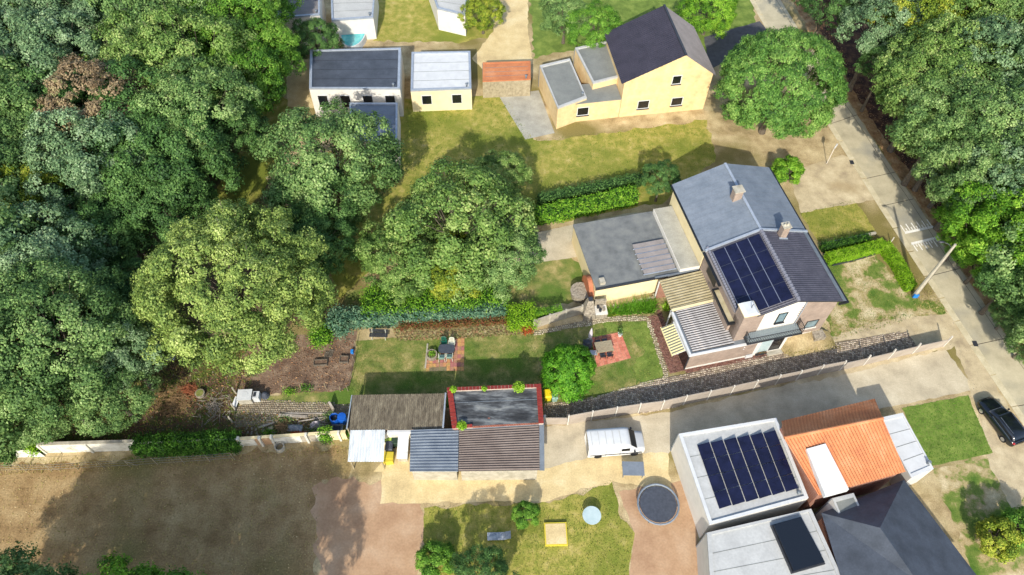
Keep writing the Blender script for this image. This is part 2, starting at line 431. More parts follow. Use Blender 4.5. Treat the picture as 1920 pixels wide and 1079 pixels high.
M['tile_red'] = [MAT("terracotta_tile_%d" % i, [(.3, c), (.7, d)], 4, .85, .2, 30, fine=.1) for i, (c, d) in enumerate((('#c0705a', '#d48870'), ('#b5654f', '#c97c66'), ('#c87a62', '#dc9278')))]
M['tile_worn'] = [MAT("worn_tile_%d" % i, [(.3, c), (.5, d), (.7, e)], 3, .9, .3, 25, fine=.2) for i, (c, d, e) in enumerate((('#9a6850', '#b5826a', '#7d7a4a'), ('#a86f4c', '#c58e62', '#9c7c50'), ('#9a5c58', '#b0706a', '#8c6458'), ('#b07c50', '#c9975f', '#8d8550')))]
M['brick'] = MBRICK("greige_brick", '#8a7566', '#9a8474', '#a39585')
M['brick_red'] = MBRICK("red_brick", '#8c4a36', '#9a573f', '#a8917d')
M['stucco'] = MAT("white_stucco", [(.3, '#cfcabe'), (.7, '#dcd7cb')], 1.5, .9, .1, 30)
M['cream'] = MAT("cream_render", [(.3, '#dcc99a'), (.6, '#e6d5a8')], .8, .9, .1, 30)
M['yellow'] = MAT("yellow_render", [(.28, '#c2a678'), (.42, '#d8bb88'), (.7, '#e2c898')], .9, .9, .1, 30, detail=9, fine=.07, fscale=3)
M['white'] = MAT("white_paint", [(.3, '#c2c3c0'), (.7, '#d0d1ce')], 1.5, .6)
M['white_wall'] = MAT("weathered_white_wall", [(.28, '#8c8672'), (.4, '#c4bfae'), (.55, '#d8d4c6'), (.8, '#dfdccf')], 1.3, .9, .3, 14, detail=8, fine=.1)
M['wall_panel'] = MAT("concrete_wall_panel", [(.3, '#8f8878'), (.5, '#a59c8a'), (.7, '#b0a896')], 1.1, .9, .2, 16, fine=.1)
M['fence_panel'] = MAT("fence_concrete", [(.3, '#8f8477'), (.5, '#9f9486'), (.7, '#aca192')], .6, .9, .2, 20, fine=.1)
M['fence_post'] = MAT("fence_post_concrete", [(.3, '#c3bcae'), (.7, '#d6cfc1')], 2, .85)
M['black'] = MAT("black_metal", '#1c1e20', 2, .45, spec=.5)
M['dark'] = MAT("anthracite", [(.3, '#2b2d31'), (.7, '#383a3f')], 2, .5, spec=.5)
M['rooftile'] = MAT("glazed_dark_tile", [(.3, '#3c3b44'), (.6, '#4b4a53'), (.8, '#595760')], 1.4, .42, .15, 30, spec=.5, fine=.15, fscale=8)
M['ridge'] = MAT("ridge_tile", [(.3, '#55555e'), (.7, '#8a8a92')], 5, .35, spec=.6)
M['flash'] = MAT("zinc_flashing", [(.3, '#9aa3ac'), (.7, '#b3bac1')], 2, .45, metal=.3)
M['solar'] = MAT("solar_cell", [(.35, '#14162b'), (.65, '#1c1f3a')], 1.2, .22, spec=.5, fine=.1, fscale=6)
M['solar_frame'] = MAT("solar_frame", '#8a8f9c', 2, .4, metal=.4)
M['nroof'] = MAT("blue_grey_roof", [(.3, '#69727b'), (.7, '#7e868e')], .8, .6, .1, 10, fine=.08, fscale=6)
M['bitumen'] = MAT("weathered_bitumen", [(.36, '#2f3031'), (.47, '#484a4b'), (.55, '#696c6c'), (.68, '#8f9089')], 1.1, .75, .6, 8, detail=10, stretch=(.4, 1.5, 1), fine=.2, fscale=9)
M['bitumen2'] = MAT("grey_bitumen", [(.3, '#5f615f'), (.5, '#727471'), (.7, '#83847d')], .8, .85, .4, 9, detail=8, fine=.15)
M['glaze_red'] = MAT("glazed_red_coping", [(.3, '#7c2b20'), (.7, '#93392a')], 3, .3, .05, 20, spec=.6)
M['mortar'] = MAT("mortar", '#b7a797', 3, .95)
M['fibro'] = MAT("old_fibre_cement", [(.3, '#4f483c'), (.45, '#6a6151'), (.6, '#7e7562'), (.75, '#9a917c')], 2.2, .95, .5, 14, detail=9, stretch=(1.6, .5, 1), fine=.3, fscale=10)
M['blue_metal'] = MAT("blue_grey_sheet", [(.3, '#68717b'), (.7, '#828b93')], .9, .6, fine=.06)
M['brown_metal'] = MAT("brown_grey_sheet", [(.3, '#675c56'), (.7, '#7a6f68')], .9, .6, fine=.08)
M['white_sheet'] = MAT("white_corrugated", [(.3, '#b5b9b8'), (.5, '#d0d3d1'), (.7, '#dfe1df')], 1.2, .5, stretch=(3, .6, 1), fine=.08)
M['grey_sheet'] = MAT("grey_corrugated", [(.3, '#87837f'), (.45, '#a39f9b'), (.6, '#b8b4b0'), (.78, '#cdb79f')], 1.6, .7, detail=8, fine=.12)
M['roof_valley'] = MAT("dark_roof_valley", [(.3, '#35312e'), (.7, '#4c4743')], 3, .9)  # dark base sheet that shows between the paler extension roof ribs
M['beige_sheet'] = MAT("beige_polycarbonate", [(.3, '#998d6c'), (.5, '#aa9f7d'), (.7, '#b8ad8d')], 1.1, .5, fine=.1)
M['zinc'] = MAT("zinc_edge", [(.3, '#70777c'), (.7, '#878e92')], 2, .5, metal=.3)
M['awn_cream'] = MAT("awning_cream", '#e3d59a', 2, .8)
M['awn_grey'] = MAT("awning_grey", '#6c6c5e', 2, .8)
M['glass'] = MAT("window_glass", [(.35, '#54666c'), (.65, '#8aa3a8')], .7, .06, spec=.9)
M['glass_dark'] = MAT("dark_glass", '#15181c', 1, .06, spec=.9)
M['glass_pale'] = MAT("pale_glass", [(.35, '#a6bab8'), (.65, '#c3d2cf')], .7, .1, spec=.9)
M['wood'] = MAT("weathered_wood", [(.3, '#847860'), (.5, '#9c9074'), (.7, '#aba086')], 3, .8, .2, 12, stretch=(1, 6, 1), fine=.15)
M['deck'] = MAT("balcony_deck", [(.3, '#7c868a'), (.7, '#98a2a0')], 2, .7, fine=.1)
M['plank'] = MAT("grey_planks", [(.3, '#857b6d'), (.5, '#a2988a'), (.7, '#b8afa0')], 3, .9, .3, 10, fine=.2)
M['bark'] = MAT("bark", [(.3, '#4d4439'), (.7, '#766c5e')], 4, .95, .6, 14)
M['orange'] = MAT("orange_tile", [(.3, '#b06c48'), (.5, '#c07c50'), (.7, '#cb8f66')], .5, .8, fine=.1, fscale=8)
M['slate'] = MAT("dark_slate", [(.3, '#3d4249'), (.7, '#50565f')], .8, .6, fine=.12, fscale=8)
M['darkroof'] = MAT("purple_black_roof", [(.3, '#2f2d36'), (.7, '#3d3a44')], .8, .5, fine=.1, fscale=6)
M['greyroof'] = MAT("warm_grey_roof", [(.3, '#7c7672'), (.7, '#8d8682')], .8, .7, fine=.1, fscale=6)
M['lightroof'] = MAT("pale_roof", [(.3, '#a9a9a4'), (.7, '#bcbcb6')], .6, .8, fine=.08, fscale=6)
M['midroof'] = MAT("mid_grey_roof", [(.3, '#72746f'), (.7, '#85877f')], .6, .8, fine=.08, fscale=6)
M['carpaint'] = MAT("black_car_paint", [(.3, '#101419'), (.7, '#151a20')], 1, .16, spec=.8)
M['chrome'] = MAT("bright_trim", '#b8bcc0', 1, .2, metal=.8)
M['tyre'] = MAT("tyre_rubber", '#17181a', 1, .9)
M['redlamp'] = MAT("red_lamp", '#a02426', 1, .2, spec=.7)
M['greyplastic'] = MAT("charcoal_plastic", [(.3, '#3c4048'), (.7, '#4c515a')], 4, .6, fine=.1)
M['greenplastic'] = MAT("dark_green_plastic", '#1d5a48', 2, .45)
M['palegreen'] = MAT("pale_green_plastic", '#86a596', 2, .5)
M['whiteplastic'] = MAT("cream_plastic", '#c8c8b4', 2, .5)
M['blueplastic'] = MAT("blue_plastic", [(.4, '#1550a8'), (.6, '#1c62c4')], 2, .35, spec=.6)
M['yellowplastic'] = MAT("yellow_plastic", '#e0c61c', 2, .5)
M['yellowold'] = MAT("faded_yellow", '#c9b63c', 2, .6)
M['limelid'] = MAT("lime_lid", '#93ad4c', 2, .5)
M['darkgreen'] = MAT("bottle_green", '#24382a', 2, .5)
M['umbrella'] = MAT("folded_canvas", [(.3, '#bdb3b4'), (.7, '#d4cccb')], 4, .9, .3, 12)
M['concrete'] = MAT("old_concrete", [(.3, '#96907e'), (.5, '#aba491'), (.7, '#bcb5a3')], 2, .9, .3, 16, fine=.15)
M['stone'] = MAT("rubble_stone", [(.3, '#6c6254'), (.5, '#948a78'), (.7, '#b7ad98')], 5, .95, .8, 10, detail=8, fine=.3)
M['marble'] = MAT("pale_stone_top", [(.3, '#cfc9bb'), (.7, '#dedacd')], 3, .7)
M['orangeplastic'] = MAT("orange_tarp", [(.3, '#a8401e'), (.7, '#c4552a')], 4, .8, .4, 10)
M['greytarp'] = MAT("grey_tarpaulin", [(.3, '#80858a'), (.5, '#a3a7aa'), (.7, '#c0c2c1')], 3, .7, .6, 6)
M['copper'] = MAT("rust_orange_roofing", [(.3, '#9c5c3c'), (.7, '#b47250')], 2, .7)
M['water'] = MAT("pool_water", [(.4, '#3fa5a8'), (.6, '#6cc0bf')], .8, .08, spec=.8)
M['blue_sign'] = MAT("blue_sign", '#2a7bc4', 2, .4)
M['wire'] = MAT("galvanised_wire", '#8d8c84', 2, .5)
M['brush'] = MAT("dry_brushwood", [(.3, '#7c6244'), (.7, '#a98c62')], 4, .9)
M['pink'] = MAT("pink_petal", '#d04a9a', 2, .7)

LF = {
 'olive': MLEAF("leaf_olive", ['#344e24', '#507030', '#6e8e42', '#8faa58', '#b2c074'], .28),
 'green': MLEAF("leaf_green", ['#324d26', '#4b6b36', '#698a4a', '#8aa75e', '#abc17c'], .28),
 'blue': MLEAF("leaf_blue_green", ['#385338', '#526f48', '#6e8c5c', '#8ca676', '#aabf92'], .22),
 'bright': MLEAF("leaf_bright", ['#2c5414', '#4a7a1c', '#6b9c28', '#8ebc38', '#b0d24e'], .32),
 'thuja': MLEAF("leaf_thuja", ['#2a4c16', '#43701f', '#5c8a2a', '#78a238', '#94b84e'], .28),
 'conifer': MLEAF("leaf_conifer", ['#234a10', '#386a16', '#4c841a', '#629c24', '#84b43a'], .28),
 'hero': MLEAF("leaf_hero", ['#44592c', '#657f3a', '#879e4c', '#a8ba60', '#c8d284'], .28),
 'round': MLEAF("leaf_round", ['#305220', '#48722e', '#628e3c', '#80a64c', '#a0be64'], .28),
 'yellow': MLEAF("leaf_yellow_green", ['#3c5218', '#5e7a20', '#86992e', '#aab33c', '#c6c452'], .3),
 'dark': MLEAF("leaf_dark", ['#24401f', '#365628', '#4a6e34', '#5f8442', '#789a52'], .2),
 'brown': MLEAF("leaf_dying", ['#5c4a34', '#7d6a4c', '#978263', '#a8966e', '#8e8e5c'], .2),
 'lime': MLEAF("leaf_lime", ['#4f7e12', '#6c9a18', '#88b422', '#9cc434', '#b2cf52'], .3),
 'teal': MLEAF("leaf_teal", ['#2c4a3c', '#42664f', '#5c8266', '#7a9a74', '#9ab088'], .15),
 'red': MLEAF("leaf_red", ['#4a2a1c', '#5c4a28', '#84402e', '#5f6a34', '#94583c', '#7c8048'], .2),
 'cover': MLEAF("leaf_ground_cover", ['#6b5a3c', '#8a7a50', '#9c8f62', '#8a8e56', '#a06c54', '#7c8a4c'], .1),
 'rust': MLEAF("leaf_rust", ['#8a3a16', '#b0522a', '#c96a3a', '#b87846'], .2),
 'grass': MLEAF("blade_grass", ['#3f5c1a', '#5b7a24', '#7b8f36', '#9c9a50', '#b5a868'], .25),
 'grassg': MLEAF("blade_green", ['#3d6a12', '#528a1a', '#6ba228', '#86b83a'], .3),
 'dry': MLEAF("blade_dry", ['#7c7a3a', '#98904c', '#b3a565', '#cbbb84'], .2),
 'litter': MLEAF("fallen_leaves", ['#5a3a26', '#84573a', '#a87a50', '#c09a6c', '#6c4a34'], .0),
}

# ------------------------------------------------------------------ ground
o = MB().add([(-500, -400, 0), (500, -400, 0), (500, 700, 0), (-500, 700, 0)], [(0, 1, 2, 3)]).build("ground", M['soil']); tag(o, kind="structure")
field = pix((-200, 875), (60, 870), (250, 862), (450, 850), (655, 838), (650, 900), (600, 900), (590, 1200), (-300, 1200))
sheet("bare_field", field, .004, M['field'], amp=.3)
lawn = pix((668, 640), (735, 634), (1000, 625), (1040, 616), (1098, 603), (1140, 604), (1212, 600), (1232, 640), (1250, 706), (1120, 744), (1060, 762), (1018, 765), (660, 765), (655, 735))
sheet("lawn", lawn, .010, M['lawn'], amp=.05)
sheet("lawn", pix((1130, 610), (1208, 602), (1230, 640), (1247, 704), (1190, 722), (1190, 690), (1210, 660), (1180, 625)), .014, M['lawn_green'], amp=.3, seed=4)
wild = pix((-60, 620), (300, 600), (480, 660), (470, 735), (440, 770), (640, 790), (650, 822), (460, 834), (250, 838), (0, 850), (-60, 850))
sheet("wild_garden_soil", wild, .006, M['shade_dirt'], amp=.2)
plot = pix((480, 640), (600, 625), (668, 620), (664, 680), (655, 728), (640, 736), (560, 735), (500, 742), (445, 735), (430, 700))
sheet("vegetable_plot_soil", plot, .012, M['plot'], amp=.12)
sheet("grass_strip", pix((500, 742), (640, 734), (660, 720), (672, 742), (660, 762), (500, 752)), .016, M['lawn'], amp=.12)
woods = pix((1470, -60), (1540, 60), (1600, 190), (1650, 250), (1720, 350), (1765, 430), (1825, 520), (1880, 600), (1960, 700), (2600, 700), (2600, -200), (1480, -200))
sheet("forest_floor", woods, .005, M['forest_floor'], amp=.3)
verge = pix((1485, -10), (1655, 250), (1765, 415), (1925, 650), (1960, 690), (1925, 620), (1830, 520), (1780, 430), (1730, 350), (1660, 245), (1500, -20))
sheet("road_verge", pix((1484, 0), (1600, 205), (1657, 290), (1714, 372), (1800, 500), (1890, 633), (1960, 740), (1975, 700), (1905, 622), (1830, 512), (1772, 425), (1722, 345), (1660, 262), (1612, 190), (1500, -5)), .009, M['litter_edge'], amp=.18)
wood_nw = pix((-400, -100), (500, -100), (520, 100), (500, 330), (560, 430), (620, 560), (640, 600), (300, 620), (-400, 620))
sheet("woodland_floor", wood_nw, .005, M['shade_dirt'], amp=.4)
sheet("grass_clearing", pix((500, 170), (545, 190), (520, 300), (470, 400), (400, 380), (420, 320), (480, 230)), .009, M['lawn_dry'], amp=.3)
sheet("neighbour_lawn", pix((745, 185), (950, 182), (1000, 262), (1045, 262), (1325, 225), (1345, 300), (1240, 380), (1000, 425), (960, 400), (820, 460), (700, 500), (640, 560), (610, 480), (560, 300), (700, 260)), .010, M['lawn_dry'], amp=.2)
sheet("neighbour_lawn", pix((950, 505), (1060, 480), (1100, 500), (1080, 560), (1000, 585), (900, 580), (640, 580), (650, 545)), .012, M['lawn'], amp=.2)
sheet("neighbour_drive", pix((965, 445), (1180, 400), (1260, 395), (1262, 445), (1100, 480), (1060, 485), (970, 500)), .014, M['concrete_drive'], amp=.05)
sheet("neighbour_lawn", pix((1500, 400), (1600, 375), (1640, 430), (1640, 445), (1535, 455)), .012, M['lawn_dry'], amp=.1)
sheet("neighbour_forecourt", pix((1480, 325), (1580, 290), (1600, 300), (1640, 375), (1500, 400)), .013, M['gravel'], amp=.1)
sheet("neighbour_terrace", pix((935, 180), (1010, 170), (1040, 250), (985, 262)), .016, M['pave_grey'], amp=0)
sheet("tan_lane", pix((925, -60), (990, -60), (990, 60), (1000, 120), (905, 130), (885, 110), (925, 60)), .008, M['pave_tan'], amp=.1)
sheet("north_lawn", pix((700, -60), (925, -60), (925, 70), (860, 80), (700, 78)), .007, M['lawn_dry'], amp=.2)
sheet("north_lawn", pix((990, -60), (1400, -80), (1420, 60), (1330, 110), (1230, 60), (1000, 110)), .007, M['lawn_green'], amp=.2)
sheet("asphalt_drive", pix((1320, 70), (1425, 40), (1455, 80), (1330, 130)), .012, M['asphalt'], amp=.05)
sheet("cream_terrace", pix((535, 115), (580, 110), (600, 205), (540, 200)), .012, M['pave_tan'], amp=.05)
front = pix((1545, 500), (1640, 478), (1660, 500), (1712, 560), (1765, 565), (1775, 590), (1660, 600), (1560, 630), (1540, 560))
sheet("front_lawn", front, .012, M['patchy'], amp=.25)
sheet("gravel_forecourt", pix((1470, 690), (1545, 632), (1660, 600), (1780, 585), (1850, 690), (1905, 790), (1960, 880), (1900, 960), (1855, 870), (1830, 760), (1790, 650), (1640, 690), (1500, 720)), .010, M['gravel'], amp=.12)
sheet("concrete_drive", pix((1020, 800), (1240, 776), (1640, 682), (1770, 655), (1830, 730), (1690, 760), (1470, 800), (1275, 830), (1220, 880), (1020, 880)), .009, M['concrete_drive'], amp=.08)
sheet("tan_path", pix((715, 880), (1020, 880), (1130, 850), (1250, 850), (1260, 920), (1150, 905), (1020, 940), (715, 945)), .012, M['pave_tan'], amp=.1)
sheet("pink_terrace", pix((590, 905), (715, 900), (795, 950), (790, 1140), (590, 1140)), .008, M['pave_pink'], amp=.35)
sheet("back_lawn", pix((795, 950), (1030, 945), (1150, 900), (1160, 960), (1190, 1000), (1170, 1140), (795, 1140)), .011, M['lawn_dry'], amp=.15)
sheet("brown_terrace", pix((1160, 920), (1290, 900), (1330, 1140), (1170, 1140), (1190, 1000)), .009, M['pave_pink'], amp=.1)
sheet("front_lawn", pix((1690, 765), (1815, 742), (1862, 850), (1742, 875)), .013, M['lawn_green'], amp=.05)
sheet("east_yard", pix((1750, 880), (1930, 840), (2000, 1000), (1980, 1140), (1850, 1140)), .006, M['patchy'], amp=.2)

# grass blades and litter on top
def grass(name, poly, dens, z, h, wdt, leafm, parent=None):
    P = scatter(poly, dens); t = np.array([.5 + .5 * noise.noise(Vector((p[0] * .5, p[1] * .5, 3.3))) for p in P]) + rs.randn(len(P)) * .18
    me = blades(name, P, z, h, wdt, t); me.materials.append(leafm); o = link(name, me); return tag(o, kind="stuff")
tag(grass("grass", lawn, 130, .012, .07, .022, LF['grass']), "short patchy grass of the garden lawn", "grass")
tag(grass("grass", front, 70, .014, .08, .025, LF['grass']), "thin dry grass of the front lawn", "grass")
tag(grass("grass", wild, 55, .008, .2, .035, LF['grass']), "rough grass in the wild back garden", "grass")
tag(grass("grass", pix((760, 190), (950, 186), (1000, 262), (1325, 228), (1345, 300), (1240, 360), (1000, 400), (960, 400), (760, 420)), 22, .012, .1, .04, LF['grass']), "dry yellow green grass of the northern neighbour lawn", "grass")
tag(grass("grass", pix((795, 950), (1030, 945), (1150, 900), (1160, 960), (1190, 1000), (1170, 1100), (795, 1100)), 40, .013, .09, .035, LF['grass']), "worn grass of the bottom lawn", "grass")
tag(grass("grass", pix((1690, 765), (1815, 742), (1862, 850), (1742, 875)), 70, .014, .07, .03, LF['grassg']), "even green grass of the neat front lawn", "grass")
tag(grass("grass", pix((-60, 868), (80, 862), (250, 852), (460, 845), (655, 832), (655, 850), (450, 868), (200, 884), (-60, 895)), 45, .008, .14, .03, LF['dry']), "straw coloured grass along the foot of the white wall", "grass")
tag(grass("grass", pix((1500, 400), (1600, 375), (1640, 430), (1640, 445), (1535, 455)), 60, .013, .08, .03, LF['grass']), "grass of the plot north of the hedge", "grass")
tag(grass("grass", pix((1640, 455), (1660, 460), (1760, 560), (1775, 590), (1715, 575), (1690, 500)), 60, .01, .12, .03, LF['dry']), "dry roadside grass by the lamp pole", "grass")
tag(grass("grass", pix((1530, 610), (1560, 600), (1700, 590), (1700, 602), (1560, 640)), 60, .014, .1, .03, LF['grass']), "ragged grass edge of the front lawn", "grass")
tag(grass("grass", field, 9, .008, .12, .03, LF['dry']), "thin dead grass over the bare field", "grass")
def litter(name, poly, dens, z, size, leafm, label):
    P = scatter(poly, dens); n = len(P); p3 = np.concatenate([P, np.full((n, 1), z) + rs.rand(n, 1) * .05], 1)
    nn = rs.randn(n, 3) * .4 + np.array([0, 0, 1]); me = quads_mesh(name, p3, nn, size * (.6 + .8 * rs.rand(n)), rs.rand(n)); me.materials.append(leafm)
    return tag(link(name, me), label, "leaves", kind="stuff")
litter("fallen_leaves", pix((1484, 0), (1657, 290), (1800, 500), (1890, 633), (1960, 740), (1990, 690), (1850, 500), (1740, 330), (1640, 190), (1510, -20)), 12, .02, .16, LF['litter'], "brown fallen leaves along the wooded road edge")
litter("fallen_leaves", plot, 14, .03, .12, LF['litter'], "dry leaves and scraps on the dug plot")
litter("fallen_leaves", wild, 12, .03, .16, LF['litter'], "dead leaves on the shady back garden soil")
cover = pix((672, 632), (735, 622), (800, 618), (900, 612), (975, 610), (1000, 618), (995, 626), (900, 632), (780, 636), (740, 642), (672, 636))
cover = pix((735, 612), (800, 608), (900, 602), (985, 600), (1002, 616), (995, 627), (900, 634), (780, 640), (745, 640))
litter("ground_cover_plants", cover, 110, .08, .2, LF['cover'], "low brown and red ground cover along the ivy hedge")

# ------------------------------------------------------------------ road
road_l = [(1372, -60), (1414, 0), (1447, 58), (1560, 232), (1625.5, 335), (1657, 386), (1744, 518), (1830, 647), (1908, 762), (1960, 840), (2040, 960)]
road_r = [(1430, -60), (1463, 0), (1497, 55), (1607, 216), (1677.6, 323.5), (1713, 373.5), (1799, 504), (1889, 634), (1972, 750), (2030, 826), (2110, 940)]
road = sheet("road", [*[G(*p)[:2] for p in road_l], *[G(*p)[:2] for p in road_r[::-1]]], .016, M['joint'], amp=0)
def lerp2(a, b, t): return (a[0] + (b[0] - a[0]) * t, a[1] + (b[1] - a[1]) * t)
for i in range(len(road_l) - 1):
    a, b_, c_, d_ = [Vector(G(*p)[:2]) for p in (road_l[i], road_r[i], road_r[i + 1], road_l[i + 1])]
    e = (d_ - a).normalized() * .035; e2 = (c_ - b_).normalized() * .035
    sheet("concrete_slab", [tuple(a + e), tuple(b_ + e2), tuple(c_ - e2), tuple(d_ - e)], .03, M['slab'], amp=0, parent=road, th=.012)
# light gutter strip on the house side, narrow one on the wood side
gp = []
for i in range(len(road_l) - 1):
    a, d_ = Vector(G(*road_l[i])[:2]), Vector(G(*road_l[i + 1])[:2]); k = max(1, int((d_ - a).length / 2.4)); nr = Vector((-(d_ - a).y, (d_ - a).x)).normalized()
    if nr.x > 0: nr = -nr
    for j in range(k):
        p, q = a.lerp(d_, j / k), a.lerp(d_, (j + 1) / k - .012)
        sheet("gutter_slab", [tuple(p), tuple(q), tuple(q + nr * .62), tuple(p + nr * .62)], .035 + rnd.uniform(-.004, .004), M['gutter'], amp=0, parent=road, th=.03)
for i in range(len(road_r) - 1):
    a, d_ = Vector(G(*road_r[i])[:2]), Vector(G(*road_r[i + 1])[:2]); nr = Vector((-(d_ - a).y, (d_ - a).x)).normalized()
    if nr.x > 0: nr = -nr
    p, q = a + nr * .02, d_ + nr * .02
    sheet("edge_strip", [tuple(p + nr * .55), tuple(q + nr * .55), tuple(q + nr * .51), tuple(p + nr * .51)], .034, M['joint'], amp=0, parent=road)
# speed hump markings
def mark(*ps): return sheet("painted_line", [G(*p)[:2] for p in ps], .034, M['paint'], amp=0, parent=road)
def z4(a, b): return (1700 + a / 9.6, 400 + b / 9.6)
mark((1696, 434.8), (1749, 423.8), (1750, 427.8), (1697, 439.4))
mark(z4(76, 534), z4(556, 420), z4(590, 455), z4(90, 576))
def bars(p0, p1, n, sgn):
    a, c_ = Vector(G(*p0)[:2]), Vector(G(*p1)[:2]); along = (Vector(G(1744, 518)[:2]) - Vector(G(1657, 386)[:2])).normalized() * sgn; d = (c_ - a).normalized() * .055
    for k in range(n):
        p = a.lerp(c_, (k + .5) / n); L_ = .95 if k % 2 == 0 else .42
        q = [p - d, p + d, p + d + along * L_, p - d + along * L_]
        sheet("painted_line", [tuple(x) for x in q], .034, M['paint'], amp=0, parent=road)
bars((1694, 436), (1749, 424.5), 11, -1)
bars((1709, 459), (1760, 447), 11, 1)
# drain covers
for p in ((1828, 645), (1597, 305)):
    g_ = G(*p); MB().box(g_[0] - .22, g_[0] + .22, g_[1] - .3, g_[1] + .3, .02, .045).build("drain_cover", M['dark'], road)

# ------------------------------------------------------------------ setts
drive = pix((1020, 757), (1085, 750), (1120, 746), (1247, 709), (1290, 700), (1400, 674), (1462, 660), (1520, 654), (1570, 642), (1640, 630), (1700, 622), (1722, 655), (1640, 678), (1490, 712), (1238, 770), (1120, 786), (1020, 795))
d_ = sheet("cobbled_driveway", drive, .012, M['sett_base'], amp=.08)
me = rib_stones(drive, .19, .22, .012, .05); me.materials.append(M['sett']); tag(link("cobblestones", me, d_), kind="stuff")
yard = pix((440, 765), (470, 755), (500, 750), (655, 757), (655, 782), (560, 784), (500, 796), (440, 802))
d_ = sheet("cobbled_yard", yard, .014, M['sett_base'], amp=.1)
me = rib_stones(yard, .2, .03, .014, .05, jit=.4, gap=.2); me.materials.append(M['sett_yard']); tag(link("cobblestones", me, d_), kind="stuff")
path = pix((1000, 622), (1090, 603), (1118, 592), (1138, 594), (1213, 593), (1216, 602), (1140, 603), (1090, 614), (1060, 618), (1000, 630))
d_ = sheet("stone_path", path, .018, M['sett_base'], amp=.04)
me = rib_stones(path, .2, .15, .018, .05, jit=.4); me.materials.append(M['sett_light']); tag(link("path_stones", me, d_), kind="stuff")
edge = pix((1212, 603), (1219, 600), (1233, 640), (1254, 705), (1246, 709), (1226, 645))
d_ = sheet("stone_edging", edge, .019, M['sett_base'], amp=.03)
me = rib_stones(edge, .2, .3, .019, .05, jit=.4); me.materials.append(M['sett_light']); tag(link("edging_stones", me, d_), kind="stuff")
edge2 = pix((1085, 751), (1120, 743), (1247, 706), (1248, 710), (1120, 748), (1086, 756))
me = rib_stones(edge2, .18, .25, .02, .06, jit=.4); me.materials.append(M['sett_light']); tag(link("kerb_stones", me, d_), kind="stuff")

# ------------------------------------------------------------------ main house
HO = (15.875, 33.25, 0); HA = .245
def HW(u, v): return (HO[0] + u * math.cos(HA) - v * math.sin(HA), HO[1] + u * math.sin(HA) + v * math.cos(HA))
terr = [HW(-1.5, -.1), HW(0, -.1), HW(0, 6.4), HW(-1.35, 6.2)]
terr = [HW(-1.45, -.15), HW(.05, -.15), HW(.05, 8.0), HW(-.5, 7.9), HW(-.4, 6.4), HW(-1.35, 6.1)]
d_ = sheet("brick_terrace", terr, .02, M['sett_base'], amp=0)
me = rib_stones(terr, (.2, .1), HA, .02, .03, jit=.1, gap=.08); me.materials.append(M['brickpave']); tag(link("terrace_bricks", me, d_), kind="stuff")
d_ = sheet("brick_strip", [HW(0, -.45), HW(8.2, -.45), HW(8.2, 0), HW(0, 0)], .02, M['sett_base'], amp=0)
me = rib_stones([HW(0, -.45), HW(8.2, -.45), HW(8.2, -.02), HW(0, -.02)], (.2, .1), HA, .02, .03, jit=.1, gap=.08); me.materials.append(M['brickpave']); tag(link("strip_bricks", me, d_), kind="stuff")

H = thing("brick_house", "two storey greige brick house with solar panels beside the cobbled driveway", "house", HO, HA)
EX, MW, ME, S0, RN = 2.65, 4.2, 13.5, .75, 8.55      # ext. height, main west wall, main east wall, south wall, party line
RU, RZ, WZ, EZ, WU, EU = 9.1, 7.35, 5.55, 5.7, 4.1, 14.3
def slopeW(u): return WZ + (u - WU) * (RZ - WZ) / (RU - WU)
def slopeE(u): return RZ + (u - RU) * (EZ - RZ) / (EU - RU)
# walls
b = MB().box(.04, 6.6, 0, 4.3, 0, EX); b.build("extension_wall", M['brick'], H)
b = MB()   # main body with gable
pts = [(MW, 0), (ME, 0), (ME, slopeE(ME) - .15), (RU, RZ - .15), (MW, slopeW(MW) - .15)]
v = [(u, S0, z) for u, z in pts] + [(u, RN, z) for u, z in pts]
b.add(v, [(0, 1, 2, 3, 4), (9, 8, 7, 6, 5)] + [(i, i + 5, (i + 1) % 5 + 5, (i + 1) % 5) for i in range(5)])
b.build("main_wall", M['brick'], H)
MB().box(6.6, 9.55, 0, S0 + .1, 0, 2.78).build("door_bay_wall", M['stucco'], H)
# stucco panel upstairs, 3 cm proud
b = MB(); us = [6.45, 10.05, 10.05, RU, 6.45]; zs = [2.8, 2.8, slopeE(10.05) - .17, RZ - .17, slopeW(6.45) - .17]
b.add([(u, S0 - .03, z) for u, z in zip(us, zs)] + [(u, S0 + .02, z) for u, z in zip(us, zs)], [(0, 1, 2, 3, 4), (9, 8, 7, 6, 5)] + [(i, i + 5, (i + 1) % 5 + 5, (i + 1) % 5) for i in range(5)])
b.build("stucco_panel", M['stucco'], H)
for x in (9.62,): MB().cyl((10.12, S0 - .07, .9), (10.12, S0 - .07, 6.8), .045).build("downspout", M['flash'], H)
for k in range(5): MB().box(9.9 + .0, 10.05, S0 - .045, S0 - .005, 4.6 + k * .32, 4.72 + k * .32).build("quoin", M['brick'], H)
MB().box(.02, 9.5, -.05, 0, 0, .2).build("plinth", M['stucco'], H)
MB().box(9.6, 12.6, S0 - .06, S0, .75, .98).build("plinth", M['stucco'], H)
